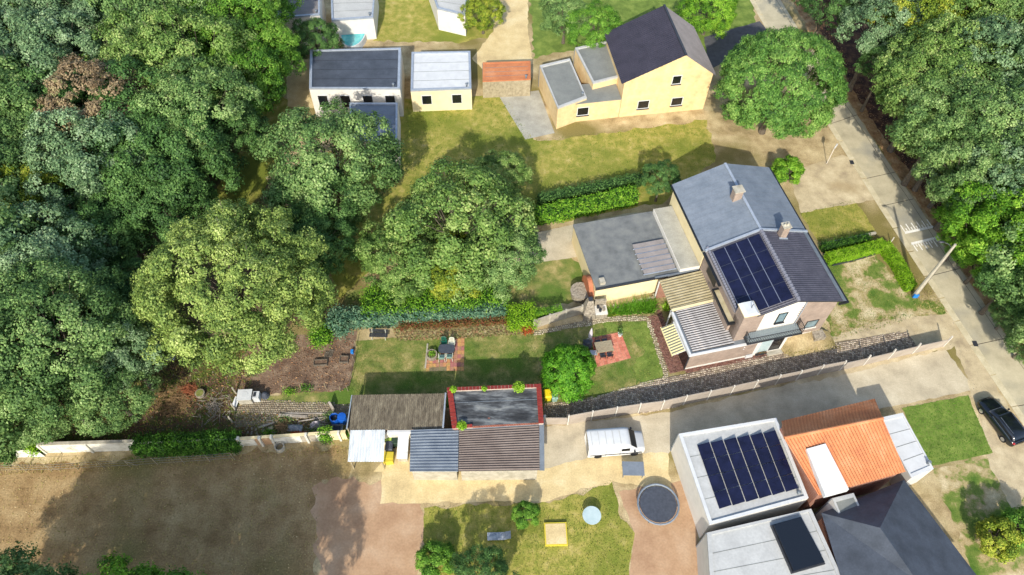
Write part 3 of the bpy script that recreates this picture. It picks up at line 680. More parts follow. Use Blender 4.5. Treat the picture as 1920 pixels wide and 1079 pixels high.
# windows
def window(parent, u0, u1, z0, z1, v, fr=.07, mat=None, glass=None, sill=True, nm="window"):
    m1 = mat or M['black']; b = MB()
    b.box(u0, u1, v - .04, v, z0, z0 + fr).box(u0, u1, v - .04, v, z1 - fr, z1).box(u0, u0 + fr, v - .04, v, z0 + fr, z1 - fr).box(u1 - fr, u1, v - .04, v, z0 + fr, z1 - fr)
    w_ = b.build(nm, m1, parent); MB().box(u0 + fr, u1 - fr, v - .025, v - .005, z0 + fr, z1 - fr).build("pane", glass or M['glass'], w_)
    if sill: MB().box(u0 - .05, u1 + .05, v - .16, v - .045, z0 - .08, z0 - .01).build("sill", M['dark'], w_)
    return w_
window(H, 7.88, 8.78, 4.07, 5.6, S0 - .03, .1)
window(H, 11.5, 12.7, 1.85, 3.05, S0, .08, sill=False)
MB().box(11.45, 12.8, S0 - .1, S0 - .005, 1.7, 1.83).build("stone_sill", M['stucco'], H)
# patio door
w_ = window(H, 6.95, 8.1, .35, 2.4, 0, .06, M['white'], M['glass_pale'], False, "sliding_door")
w2 = window(H, 8.12, 9.22, .35, 2.4, 0, .08, M['dark'], M['glass_dark'], False, "sliding_door")
MB().box(8.0, 9.5, -.45, -.055, 0, .22).build("door_step", M['concrete'], H)
b = MB()
for k in range(7): b.cyl((7.0 + k * .16, -.14, .25), (7.0 + k * .16, -.14, .5 + .1 * (k % 2)), .03, .01, 5)
b.box(6.9, 8.0, -.22, -.06, .16, .28).build("flower_box", M['dark'], H)
fl = quads_mesh("flower_foliage", np.array([[7.0 + rs.rand() * .95, -.14 + rs.randn() * .05, .38 + rs.rand() * .14] for _ in range(90)]), rs.randn(90, 3) + np.array([0, -1, 1.5]), .09, rs.rand(90)); fl.materials.append(LF['red']); tag(link("flower_foliage", fl, H), kind="stuff")
for z in (2.05, 1.7): MB().dome((5.35, -.05, z), .06, .05, .05, full=True).build("wall_lamp", M['white'], H)
MB().box(5.9, 6.6, -.2, -.055, .02, .42).build("meter_box", M['white'], H)
# ext roof
MB().slab([(.3, .18, EX + .1), (4.17, .18, EX + .2), (4.3, 4.85, EX + .22), (.3, 4.6, EX + .12)], .06).build("corrugated_roof", M['roof_valley'], H)
rr_ = MB().add([(0, -.075, 0), (3.95, -.075, .1), (3.95, .075, .1), (0, .075, 0), (0, -.045, .055), (3.95, -.045, .155), (3.95, .045, .155), (0, .045, .055)], [(4, 5, 6, 7), (0, 1, 5, 4), (1, 2, 6, 5), (2, 3, 7, 6), (3, 0, 4, 7)]).mesh("roof_rib"); rr_.materials.append(M['grey_sheet'])
for k in range(19): link("roof_rib", rr_, H, (.3, .3 + k * .235, EX + .1), .0015 * k)
MB().box(-.12, .08, -.14, 4.55, EX - .15, EX + .16).build("roof_edge", M['white'], H)
MB().box(.08, .32, .1, 4.5, EX - .02, EX + .05).build("gutter", M['zinc'], H)
MB().box(.08, 6.62, -.14, .0, EX - .15, EX + .14).build("roof_edge", M['white'], H)
MB().box(.32, 5.1, .0, .17, EX - .02, EX + .06).build("gutter", M['zinc'], H)
MB().box(4.2, 6.5, .0, S0 - .02, EX - .02, EX + .1).build("flat_roof", M['zinc'], H)
MB().cyl((-.02, -.06, .1), (-.02, -.06, EX - .1), .06).build("downspout", M['dark'], H)
MB().box(-.04, .0, .02, 1.5, .15, 2.3).build("glass_door", M['glass_dark'], H)
MB().box(-.06, .02, 1.52, 1.62, .1, 2.4).build("door_frame", M['white'], H)
# terrace roof (beige) with lean-to frame
TR = [(0.0, 4.75, EX + .02), (0.0, 8.15, EX + .12), (4.4, 8.3, EX + .3), (4.2, 4.95, EX + .2)]
corrugated(TR, 12, .07, prof='trap', flat=.5).build("terrace_roof", M['beige_sheet'], H)
MB().slab([(-.02, 4.6, EX + .18), (4.2, 4.75, EX + .3), (4.2, 4.98, EX + .3), (-.02, 4.85, EX + .18)], .1).build("roof_beam", M['cream'], H)
for vv in (4.8, 8.1): MB().box(-.05, .05, vv - .05, vv + .05, 0, EX).build("roof_post", M['white'], H)
MB().box(.05, 4.1, 7.95, 8.1, 0, EX - .05).build("partition_wall", M['brick_red'], H)
# awning
b1, b2 = MB(), MB()
for k in range(22):
    v0 = .6 + k * (3.0 / 22); v1 = v0 + 3.0 / 22
    (b1 if k % 2 == 0 else b2).slab([(-1.3, v0, 2.0), (-.12, v0 + .05, 2.42), (-.12, v1 + .05, 2.42), (-1.3, v1, 2.0)], .02)
aw = thing("awning", "open awning with cream and grey stripes over the brick terrace", "awning", HO, HA)
b1.build("cream_stripes", M['awn_cream'], aw); b2.build("grey_stripes", M['awn_grey'], aw)
MB().box(-1.36, -1.3, .55, 3.65, 1.93, 2.02).build("front_rail", M['awn_cream'], aw); MB().box(-.2, -.12, .6, 3.7, 2.36, 2.46).build("cassette", M['white'], aw)
MB().cyl((-1.3, .62, 1.95), (-.15, .7, 2.2), .025).build("arm", M['white'], aw); MB().cyl((-1.3, 3.58, 1.95), (-.15, 3.6, 2.2), .025).build("arm", M['white'], aw)
# main roof
O_S = .6
tile_roof([(RU, O_S, RZ), (RU, RN, RZ), (WU + .25, RN, slopeW(WU + .25)), (WU + .25, O_S, slopeW(WU + .25))], 36, 14).build("roof_tiles", M['rooftile'], H)["kind"] = "stuff"
tile_roof([(RU, O_S, RZ), (RU, RN, RZ), (EU - .1, RN, slopeE(EU - .1)), (EU - .1, O_S, slopeE(EU - .1))], 36, 14).build("roof_tiles", M['rooftile'], H)["kind"] = "stuff"
MB().slab([(WU + .2, O_S + .02, slopeW(WU + .2) - .06), (RU, O_S + .02, RZ - .06), (RU, RN, RZ - .06), (WU + .2, RN, slopeW(WU + .2) - .06)], .12).build("roof_deck", M['dark'], H)
MB().slab([(RU, O_S + .02, RZ - .06), (EU - .1, O_S + .02, slopeE(EU - .1) - .06), (EU - .1, RN, slopeE(EU - .1) - .06), (RU, RN, RZ - .06)], .12).build("roof_deck", M['dark'], H)
rt = MB().cyl((0, 0, 0), (0, .33, .05), .15, .2, 8).mesh("ridge_tile"); rt.materials.append(M['ridge'])
for k in range(23): link("ridge_tile", rt, H, (RU, O_S + .02 + k * .344, RZ + .02))
vt = MB().cyl((0, 0, 0), (0, .26, .04), .1, .14, 8).mesh("verge_tile"); vt.materials.append(M['ridge'])
for k in range(28): link("eave_tile", vt, H, (WU + .3, O_S + .5 + k * .28, slopeW(WU + .3) + .04))
MB().slab([(WU, RN - .02, slopeW(WU) + .2), (RU, RN - .02, RZ + .2), (RU, RN + .18, RZ + .2), (WU, RN + .18, slopeW(WU) + .2)], .25).build("party_flashing", M['flash'], H)
MB().slab([(RU, RN - .02, RZ + .2), (EU, RN - .02, slopeE(EU) + .2), (EU, RN + .18, slopeE(EU) + .2), (RU, RN + .18, RZ + .2)], .25).build("party_flashing", M['flash'], H)
MB().box(EU - .12, EU + .14, O_S - .12, RN + .1, EZ - .2, EZ - .02).build("gutter", M['black'], H)
MB().box(ME + .01, EU - .12, O_S - .12, O_S + .02, EZ - .25, EZ - .02).build("gutter_return", M['black'], H)
MB().slab([(EU - .5, O_S, slopeE(EU - .5) + .09), (EU - .12, O_S, slopeE(EU - .12) + .09), (EU - .12, RN, slopeE(EU - .12) + .09), (EU - .5, RN, slopeE(EU - .5) + .09)], .05).build("eave_strip", M['zinc'], H)
MB().box(WU - .22, WU + .02, 4.7, RN + .05, WZ - .18, WZ - .04).build("gutter", M['black'], H)
MB().box(WU + .03, WU + .2, 1.7, RN, WZ - .05, WZ + .02).build("eave_strip", M['greyroof'], H)
# bay with flat roof at the west side
MB().box(3.95, 4.19, 1.55, 4.55, EX + .2, 4.5).build("bay_wall", M['brick'], H)
MB().box(3.7, 4.55, 1.3, 4.85, 4.5, 4.62).build("bay_roof", M['beige_sheet'], H)
b = MB().box(3.55, 3.7, 1.15, 5.0, 4.45, 4.72).box(3.7, 4.5, 1.15, 1.3, 4.45, 4.72).box(3.7, 4.5, 4.85, 5.0, 4.45, 4.72); b.build("bay_gutter", M['black'], H)
MB().box(4.12, 4.19, 5.6, 7.4, 4.0, 5.1).build("window", M['black'], H)
# chimney stack of the south side
MB().box(4.2, 5.45, .42, 1.65, EX, 6.8).build("chimney", M['brick'], H)
cc = MB().box(4.1, 5.55, .32, 1.75, 6.8, 6.9).build("chimney_cap", M['cream'], H)
MB().add([(4.12, .34, 6.9), (5.53, .34, 6.9), (5.53, 1.73, 6.9), (4.12, 1.73, 6.9), (4.45, .4, 7.06), (5.3, .4, 7.06), (5.3, 1.68, 7.06), (4.45, 1.68, 7.06)], [(4, 5, 6, 7), (0, 1, 5, 4), (1, 2, 6, 5), (2, 3, 7, 6), (3, 0, 4, 7)]).build("cap_sheet", M['white'], cc)
MB().tube([(5.0, 1.0, 7.06), (5.0, 1.05, 7.4), (5.08, 1.05, 7.5)], .03).build("cap_hook", M['dark'], cc)
ch = MB().box(10.75, 11.4, 7.7, 8.3, 6.4, 8.2); ch.build("chimney", M['brick'], H)
b = MB().box(10.68, 11.47, 7.63, 8.37, 8.2, 8.28); b.dome((10.9, 8.0, 8.28), .14, .14, .22, 8, 3).dome((11.2, 8.0, 8.28), .14, .14, .22, 8, 3).build("chimney_top", M['concrete'], H)
MB().slab([(10.6, 7.55, slopeE(10.6) + .1), (11.55, 7.55, slopeE(11.55) + .1), (11.55, 7.7, slopeE(11.55) + .12), (10.6, 7.7, slopeE(10.6) + .12)], .05).build("chimney_flashing", M['flash'], H)
# solar panels, 4 x 4, the one behind the stack left out
sm = MB().slab([(0, 0, 0), (1, 0, 0), (1, 1, 0), (0, 1, 0)], .03)
PU0, PU1, PV0, PV1 = 4.62, 8.78, 1.0, 8.2; du = (PU1 - PU0) / 4; dv = (PV1 - PV0) / 4
for i in range(4):
    for j in range(4):
        u0, u1 = PU0 + i * du + .03, PU0 + (i + 1) * du - .03; v0, v1 = PV0 + j * dv + .025, PV0 + (j + 1) * dv - .025
        if i == 0 and j == 0: v0 = 1.8
        q = [(u0, v0, slopeW(u0) + .17), (u1, v0, slopeW(u1) + .17), (u1, v1, slopeW(u1) + .17), (u0, v1, slopeW(u0) + .17)]
        p_ = MB().slab(q, .04).build("solar_panel", M['solar'], H)
    if i:
        u0 = PU0 + i * du
        MB().slab([(u0 - .03, PV0, slopeW(u0) + .16), (u0 + .03, PV0, slopeW(u0) + .17), (u0 + .03, PV1, slopeW(u0) + .17), (u0 - .03, PV1, slopeW(u0) + .16)], .03).build("panel_rail", M['solar_frame'], H)
for j in (1, 2, 3):
    v0 = PV0 + j * dv; MB().slab([(PU0, v0 - .022, slopeW(PU0) + .155), (PU1, v0 - .022, slopeW(PU1) + .155), (PU1, v0 + .022, slopeW(PU1) + .155), (PU0, v0 + .022, slopeW(PU0) + .155)], .03).build("panel_joint", M['greyplastic'], H)
MB().slab([(PU0 - .05, 1.8, slopeW(PU0) + .15), (PU0, 1.8, slopeW(PU0) + .17), (PU0, PV1, slopeW(PU0) + .17), (PU0 - .05, PV1, slopeW(PU0) + .15)], .03).build("panel_rail", M['solar_frame'], H)
# balcony
BZ = 3.1
bal = MB().box(5.1, 10.4, -.42, S0 - .035, BZ, BZ + .1).build("balcony", M['dark'], H)
dm = MB().box(-.055, .055, -.38, S0 - .06, 0, .03).mesh("deck_board"); dm.materials.append(M['deck'])
for k in range(42): link("deck_board", dm, bal, (5.2 + k * .124, 0, BZ + .1))
b = MB()
for z in (BZ + .18, BZ + 1.05): b.tube([(5.15, S0 - .1, z), (5.15, -.4, z), (10.36, -.4, z), (10.36, S0 - .06, z)], .03)
b.build("handrail", M['black'], bal)
bm = MB().cyl((0, 0, BZ + .1), (0, 0, BZ + 1.05), .022, .022, 5).mesh("baluster"); bm.materials.append(M['black'])
for k in range(31): link("baluster", bm, bal, (5.15 + k * .173, -.4, 0))
for k in range(8): link("baluster", bm, bal, (10.36, -.36 + k * .14, 0)); link("baluster", bm, bal, (5.15, -.36 + k * .14, 0))
# bank of earth against the east part of the wall
b = MB(); A_, B_, C_, D_ = (9.7, S0, 0), (14.2, S0, 0), (14.6, -.9, 0), (9.7, -.35, 0)
v = []; nu, nv = 16, 6
for j in range(nv + 1):
    for i in range(nu + 1):
        u = 9.56 + i * .33; t = j / nv; vv = S0 - t * 1.9
        z = max(0, (1 - t) ** 1.3) * (.12 + .85 * min(1, max(0, (u - 9.6) / 1.4))) * (1 if u < 13.6 else max(0, 1 - (u - 13.6) / 1.4)) + .06 * noise.noise(Vector((u * 1.5, vv * 1.5, 0))) * (1 - t)
        v.append((u, vv, z + .003 if j < nv else .002))
b.add(v, [(j * (nu + 1) + i, j * (nu + 1) + i + 1, (j + 1) * (nu + 1) + i + 1, (j + 1) * (nu + 1) + i) for j in range(nv) for i in range(nu)])
o = b.build("earth_bank", M['soil'], None, HO, HA, smooth=True); tag(o, kind="structure")
tag(grass('grass', [HW(9.7, .5), HW(14.6, .4), HW(15.2, -1.2), HW(9.8, -1.0)], 60, .15, .16, .03, LF['dry']), 'dry grass on the bank beside the patio door', 'grass')
b = MB().box(12.7, 13.8, -.1, S0 + .0, .0, .95).build("garden_step", M['stone'], H)

# ------------------------------------------------------------------ house attached to the north
N = thing("attached_house", "attached house with smooth blue grey roof behind the solar panel house", "house", HO, HA)
NL = 17.2
b = MB(); pts = [(MW, 0), (ME, 0), (ME, slopeE(ME) - .2), (RU, RZ - .2), (MW, slopeW(MW) - .2)]; v = [(u, RN + .2, z) for u, z in pts] + [(u, NL - .2, z) for u, z in pts]
b.add(v, [(0, 1, 2, 3, 4), (9, 8, 7, 6, 5)] + [(i, i + 5, (i + 1) % 5 + 5, (i + 1) % 5) for i in range(5)]); b.build("wall", M['cream'], N)
corrugated([(RU, RN + .2, RZ + .02), (RU, NL, RZ + .02), (WU - .1, NL, WZ - .02), (WU - .1, RN + .2, WZ - .02)], 14, .01, .12, 'trap', flat=.92).build("roof", M['nroof'], N)
corrugated([(RU, RN + .2, RZ + .02), (RU, NL, RZ + .02), (EU, NL, EZ - .02), (EU, RN + .2, EZ - .02)], 14, .01, .12, 'trap', flat=.92).build("roof", M['nroof'], N)
MB().box(RU - .12, RU + .12, RN + .2, NL, RZ + .03, RZ + .12).build("ridge_cap", M['flash'], N)
MB().box(EU, EU + .14, RN + .25, NL, EZ - .2, EZ - .04).build("gutter", M['black'], N); MB().box(WU - .24, WU - .1, RN + .25, NL, WZ - .2, WZ - .04).build("gutter", M['black'], N)
MB().box(8.1, 8.9, 12.6, 13.3, 6.6, 8.3).build("chimney", M['brick'], N); MB().box(8.0, 9.0, 12.5, 13.4, 8.3, 8.4).build("chimney_cap", M['concrete'], N)
# its low wing to the west
X0 = -6.05
MB().box(X0, 4.15, 8.7, 16.5, 0, 2.55).build("wing_wall", M['cream'], N)
MB().box(X0 - .05, 2.2, 8.6, 16.6, 2.55, 2.66).build("wing_roof", M['bitumen2'], N)
MB().box(X0 - .1, 1.0, 8.5, 8.62, 2.5, 2.76).build("roof_edge", M['dark'], N)
MB().box(-.3, 4.1, 8.5, 8.66, 2.55, 2.82).build("roof_edge", M['zinc'], N)
MB().box(2.2, 4.18, 8.66, 16.4, 2.55, 3.2).build("link_wall", M['stucco'], N); MB().box(2.25, 4.15, 8.7, 16.35, 3.2, 3.26).build("link_roof", M['pave_grey'], N)
for k in range(6): MB().slab([(-1.2, 9.1 + k * .62, 2.86), (1.95, 9.1 + k * .62, 2.9), (1.95, 9.6 + k * .62, 3.0), (-1.2, 9.6 + k * .62, 2.96)], .06).build("roof_light", M['greyroof'], N)
for k in range(6): MB().slab([(-1.3, 9.02 + k * .62, 2.9), (2.0, 9.02 + k * .62, 2.94), (2.0, 9.1 + k * .62, 2.94), (-1.3, 9.1 + k * .62, 2.9)], .06).build("glazing_bar", M['flash'], N)
MB().box(-5.6, -5.1, 8.9, 9.5, 2.66, 3.05).build("vent", M['concrete'], N)
for uu in (11.0, 12.4): pass
cbn = MB(); 
for k in range(14):
    t0, t1 = PI * k / 13, 0
    cbn.v.append((X0 - .75 + .0 + .55 * math.cos(t0 * .5), 8.7 + 2.2 * k / 13, 2.0 + .75 * math.sin(t0)))
pts = [(X0 - .5, 8.75 + k * .2, .3 + 2.3 * math.sin(PI * (k + 3) / 18)) for k in range(13)]
b = MB(); v = []
for p in pts: v += [p, (p[0] + .42, p[1], p[2]), (p[0], p[1], 0), (p[0] + .42, p[1], 0)]
b.add(v, [f for k in range(12) for f in ((4 * k, 4 * k + 4, 4 * k + 5, 4 * k + 1), (4 * k, 4 * k + 2, 4 * k + 6, 4 * k + 4), (4 * k + 1, 4 * k + 5, 4 * k + 7, 4 * k + 3))] + [(0, 1, 3, 2), (48, 50, 51, 49)])
tg = b.build("arched_screen", M['copper'], None, HO, HA); tag(tg, "rust coloured arched screen at the corner of the cream wing", "screen")

ws = MB().cyl((0, 0, 0), (0, 0, .95), .85, .95, 16).cyl((0, 0, .95), (0, 0, 1.0), 1.0, 1.0, 16); p = G(1087, 556)
o = ws.build("round_planter", M['stone'], None, p); tag(o, "round dark water butt beside the arched rust coloured screen", "butt")

# ------------------------------------------------------------------ sheds and garage
def walls(name, quad, z0, z1, mat, parent): return MB().prism([q[:2] for q in quad], z0, z1).build(name, mat, parent)
def inset(quad, d):
    c = Vector((sum(q[0] for q in quad) / 4, sum(q[1] for q in quad) / 4)); out = []
    for q in quad:
        p = Vector(q[:2]); out.append(tuple(p + (c - p).normalized() * d))
    return out
def roofq(*ps, z): return [G(p[0], p[1], z if not hasattr(z, '__len__') else z[i]) for i, p in enumerate(ps)]

S = thing("shed", "long shed with weathered brown grey corrugated roof left of the red edged garage", "shed")
q = [G(661, 741, 2.5), G(835, 738, 2.55), G(832, 805, 2.3), G(655, 806, 2.25)]
walls("wall", inset(q, .35), 0, 2.2, M['brick'], S)
corrugated(q, 46, .035, .03, 'sine', 4).build("corrugated_roof", M['fibro'], S)
MB().box(q[1][0] - .03, q[1][0] + .1, q[2][1], q[1][1], 2.45, 2.7).build("roof_edge", M['flash'], S)
MB().box(q[0][0] - .1, q[0][0] - .02, q[3][1], q[0][1], 2.3, 2.5).build("roof_edge", M['flash'], S)
for a in ((661.5, 752), (660, 790)): pass
dd = MB().box(-.05, .05, -1.9, .2, 0, 2.1).build("door", M['wood'], S, (q[0][0] - .12, q[0][1] - .9, 0))
MB().box(-.1, .0, -1.7, -.1, .1, 1.9).build("door_board", M['yellowold'], dd)

GR = thing("garage", "flat roofed garage with glazed red coping tiles and patchy bitumen roof", "garage")
gz = 3.15
q = [G(838, 727, gz), G(1014, 720, gz), G(1019, 794, gz), G(848, 803, gz)]
walls("wall", inset(q, .12), 0, gz - .25, M['brick_red'], GR)
qi = inset(q, .42)
b = MB(); 
# roof membrane with soft ripples
nu, nv = 60, 26; v = []
for j in range(nv + 1):
    for i in range(nu + 1):
        p = Vector(qi[0]).lerp(Vector(qi[1]), i / nu).lerp(Vector(qi[3]).lerp(Vector(qi[2]), i / nu), j / nv)
        v.append((p.x, p.y, gz - .22 + .035 * noise.noise(Vector((p.x * .9, p.y * 2.6, 0))) + .02 * noise.noise(Vector((p.x * 3, p.y * 6, 0)))))
b.add(v, [(j * (nu + 1) + i, j * (nu + 1) + i + 1, (j + 1) * (nu + 1) + i + 1, (j + 1) * (nu + 1) + i) for j in range(nv) for i in range(nu)]); b.build("bitumen_roof", M['bitumen'], GR, smooth=True)
for k in (.36,): 
    a, c_ = Vector(qi[0]).lerp(Vector(qi[3]), k), Vector(qi[1]).lerp(Vector(qi[2]), k)
    MB().slab([(a.x, a.y, gz - .17), (c_.x, c_.y, gz - .17), (c_.x, c_.y + .05, gz - .17), (a.x, a.y + .03, gz - .17)], .04).build("roof_seam", M['zinc'], GR)
def coping(a, c_, n, wid, side):
    a, c_ = Vector(a[:2]), Vector(c_[:2]); d = (c_ - a) / n; nr = Vector((-d.y, d.x)).normalized() * side
    MB().slab([(*a, gz - .04), (*c_, gz - .04), (*(c_ + nr * wid), gz - .04), (*(a + nr * wid), gz - .04)], .22).build("parapet", M['mortar'], GR)
    for k in range(n):
        p = a + d * (k + .05); e = a + d * (k + .95); z = gz + rnd.uniform(-.01, .01)
        MB().slab([(*(p - nr * .02), z - .02), (*(e - nr * .02), z - .02), (*(e + nr * (wid + .02)), z + .03), (*(p + nr * (wid + .02)), z + .03)], .05).build("coping_tile", M['glaze_red'], GR)
coping(q[0], q[1], 26, .3, -1)
coping(q[1], q[2], 12, .38, -1)
coping(q[3], q[0], 11, .42, -1)
coping(q[3], (lerp2(q[3], q[2], .22)), 6, .22, 1)
MB().box(-.15, .15, -.1, .1, 0, 2.3).build("meter_cabinet", M['zinc'], GR, (q[1][0] + .28, q[1][1] - 2.6, 0))

def roof_bush(px, py, r, label, z=gz, n=500):
    p = G(px, py, z); d = sphere_dirs(n); d[:, 2] = abs(d[:, 2]); P = d * r * (.3 + .7 * rs.rand(n, 1)); 
    me = quads_mesh("foliage", P, d * .6 + np.array([0, 0, .6]) + rs.randn(n, 3) * .4, .14, rs.rand(n)); me.materials.append(LF['lime'])
    t = thing("self_sown_shrub", label, "shrub", p); link("foliage", me, t)
    b = MB()
    for k in range(6): a = k * 1.05; b.cyl((0, 0, -.05), (math.cos(a) * r * .6, math.sin(a) * r * .6, r * .6), .02, .006, 4)
    b.build("stem", M['bark'], t)
roof_bush(850, 731, .34, "small lime green weed at the left end of the garage coping", n=300)
roof_bush(908, 729, .26, "tiny lime green weed in the middle of the garage coping", n=200)
roof_bush(973, 727, .58, "largest lime green shrub on the garage roof by its right end", n=700)
roof_bush(866, 799, .46, "lime green shrub on the lower edge between garage and corrugated roofs", n=500)

BL = thing("blue_lean_to", "lean to with blue grey ribbed metal roof below the garage", "shed")
q = [G(770, 806, 2.6), G(860, 803, 2.65), G(859, 884, 2.35), G(768, 884, 2.3)]
walls("wall", inset(q, .2), 0, 2.25, M['concrete'], BL)
corrugated([q[0], q[3], q[2], q[1]], 14, .05, .03, 'trap', flat=.82).build("ribbed_roof", M['blue_metal'], BL)
BR = thing("brown_lean_to", "lean to with brown grey corrugated roof right of the blue one", "shed")
q = [G(861, 803, 2.7), G(1010, 794, 2.75), G(1012, 882, 2.35), G(860, 884, 2.35)]
walls("wall", inset(q, .2), 0, 2.25, M['concrete'], BR)
corrugated([q[0], q[3], q[2], q[1]], 19, .07, .03, 'sine', 4).build("corrugated_roof", M['brown_metal'], BR)
MB().slab([G(862, 800, 2.85), G(1010, 791, 2.9), G(1011, 797, 2.85), G(862, 806, 2.8)], .08).build("ridge_flashing", M['zinc'], BR)
MB().slab([G(1011, 792, 2.85), G(1020, 792, 2.85), G(1021, 882, 2.45), G(1012, 882, 2.45)], .1).build("roof_edge", M['zinc'], BR)
WL = thing("white_lean_to", "lean to with white corrugated roof below the long shed", "shed")
q = [G(657, 807, 2.25), G(722, 806, 2.3), G(719, 866, 2.0), G(652, 866, 1.95)]
corrugated(q, 13, .04, .02, 'sine', 4).build("corrugated_roof", M['white_sheet'], WL)
for c_ in inset(q, .25): MB().box(c_[0] - .05, c_[0] + .05, c_[1] - .05, c_[1] + .05, 0, 1.95).build("post", M['wood'], WL)
walls("back_wall", [G(657, 812, 2.2)[:2], G(722, 811, 2.2)[:2], G(722, 813, 2.2)[:2], G(657, 814, 2.2)[:2]], 0, 2.1, M['white_wall'], WL)
MB().prism([q_[:2] for q_ in (G(722, 815, 1.8), G(768, 813, 1.8), G(768, 808, 1.8), G(722, 810, 1.8))], 0, 1.8).build("white_shed_wall", M['white_wall'], WL)
MB().prism([q_[:2] for q_ in (G(726, 812, 2.1), G(770, 811, 2.1), G(770, 806.5, 2.1), G(726, 807, 2.1))], 1.8, 2.1).build("wall_top", M['white'], WL)
st = thing("stacked_boards", "stack of white boards leaning in the gap beside the blue roof", "boards", G(758, 847))
for k in range(4): MB().slab([(-.45, -1.0 + k * .5, .9 + k * .12), (.45, -1.0 + k * .5, .9 + k * .12), (.45, -.5 + k * .5, 1.05 + k * .12), (-.45, -.5 + k * .5, 1.05 + k * .12)], .05).build("board", M['white'], st)
MB().box(-.4, .4, -.9, .9, 0, .85).build("crate", M['concrete'], st)
sheet("back_alley_paving", pix((722, 815), (768, 812), (768, 885), (700, 885), (715, 868)), .013, M['pave_tan'], amp=0)
def bin_(p, rz, body, lid, label, s=1.0, loc2=None):
    t = thing("wheelie_bin", label, "bin", p, rz)
    MB().add([(-.24, -.28, .08), (.24, -.28, .08), (.24, .26, .08), (-.24, .26, .08), (-.3, -.36, 1.0), (.3, -.36, 1.0), (.3, .34, 1.0), (-.3, .34, 1.0)], [(3, 2, 1, 0), (4, 5, 6, 7), (0, 1, 5, 4), (1, 2, 6, 5), (2, 3, 7, 6), (3, 0, 4, 7)]).build("body", body, t)
    MB().add([(-.33, -.4, 1.0), (.33, -.4, 1.0), (.33, .38, 1.0), (-.33, .38, 1.0), (-.26, -.32, 1.1), (.26, -.32, 1.1), (.28, .36, 1.12), (-.28, .36, 1.12)], [(3, 2, 1, 0), (4, 5, 6, 7), (0, 1, 5, 4), (1, 2, 6, 5), (2, 3, 7, 6), (3, 0, 4, 7)]).build("lid", lid, t)
    MB().cyl((-.25, .42, 1.0), (.25, .42, 1.0), .02).build("handle", body, t)
    for x in (-.28, .28): MB().cyl((x - .03, .28, .1), (x + .03, .28, .1), .1).build("wheel", M['tyre'], t)
    t.scale = (s, s, s); return t
bin_(G(731, 829), 0, M['darkgreen'], M['limelid'], "bin with lime green lid beside the white corrugated lean to")
bin_(G(732, 845), 0, M['greyplastic'], M['greyplastic'], "charcoal bin between the lime lidded bin and the yellow box")
bin_(G(745, 835), PI / 2, M['darkgreen'], M['darkgreen'], "dark green bin in front of the white shed wall")
t = thing("yellow_box", "faded yellow box standing below the charcoal bin", "box", G(730, 862)); MB().prism([(-.45, -.35), (-.2, -.5), (.42, -.42), (.42, .4), (-.45, .4), (-.35, .0)], 0, .7).build("body", M['yellowold'], t); MB().box(-.3, .4, -.2, .38, .7, .76).build("lid", M['yellowold'], t)
bin_(G(1026, 748), .1, M['yellowplastic'], M['yellowplastic'], "bright yellow bin at the garage corner under the conical tree")
bin_(G(1039, 750), .1, M['palegreen'], M['palegreen'], "pale green bin beside the bright yellow bin", .85)

# ------------------------------------------------------------------ boundary wall at the lower left
WW = thing("white_boundary_wall", "weathered white boundary wall of panels along the back garden", "wall")
def wall_run(pa, pb, n, z, mat, th=.12, nm="wall_panel", gap=.01):
    a, b2 = Vector(G(*pa)[:2]), Vector(G(*pb)[:2]); d = (b2 - a) / n; nr = Vector((-d.y, d.x)).normalized() * th
    for k in range(n):
        p, e = a + d * (k + gap), a + d * (k + 1 - gap); m_ = mat[k % len(mat)] if isinstance(mat, list) else mat; zz = z + rnd.uniform(-.04, .04)
        MB().prism([tuple(p), tuple(e), tuple(e + nr), tuple(p + nr)], 0, zz).build(nm, m_, WW)
wall_run((88, 850), (262, 845), 6, 1.55, M['white_wall'])
wall_run((262, 845), (455, 837), 7, 1.4, M['white_wall'])
wall_run((455, 837), (652, 824), 7, 1.2, [M['white_wall'], M['pave_pink'], M['white_wall'], M['white_wall'], M['wall_panel'], M['white_wall'], M['cream']])
for px, py in ((88, 850), (175, 848), (262, 845), (455, 837), (494, 836), (516, 834), (580, 830), (640, 826)):
    g_ = G(px, py); MB().box(-.09, .09, -.09, .2, 0, 1.6).build("pillar", M['white_wall'], WW, g_)
MB().slab([G(30, 858, .1), G(84, 856, .1), G(66, 843, .55), G(30, 845, .5)], .07).build("fallen_panel", M['white_wall'], WW)
cap = MB()
a, b2 = Vector(G(90, 849)), Vector(G(262, 844)); cap.slab([(a.x, a.y - .05, 1.66), (b2.x, b2.y - .05, 1.66), (b2.x, b2.y + .22, 1.66), (a.x, a.y + .22, 1.66)], .07).build("wall_cap", M['concrete'], WW)
a, b2 = Vector(G(455, 836)), Vector(G(652, 823)); MB().slab([(a.x, a.y - .03, 1.3), (b2.x, b2.y - .03, 1.3), (b2.x, b2.y + .22, 1.3), (a.x, a.y + .22, 1.3)], .06).build("wall_cap", M['cream'], WW)
ct = MB(); n_ = 20
for k in range(n_):
    a0, a1 = 2 * PI * k / n_, 2 * PI * (k + 1) / n_
    for r_, z_ in (): pass
v = []
for k in range(n_):
    a = 2 * PI * k / n_; v += [(.42 * math.cos(a), .42 * math.sin(a), 0), (.42 * math.cos(a), .42 * math.sin(a), .5), (.33 * math.cos(a), .33 * math.sin(a), .5), (.33 * math.cos(a), .33 * math.sin(a), .0)]
f = []
for k in range(n_):
    o_ = 4 * k; p_ = 4 * ((k + 1) % n_); f += [(o_, p_, p_ + 1, o_ + 1), (o_ + 1, p_ + 1, p_ + 2, o_ + 2), (o_ + 2, p_ + 2, p_ + 3, o_ + 3)]
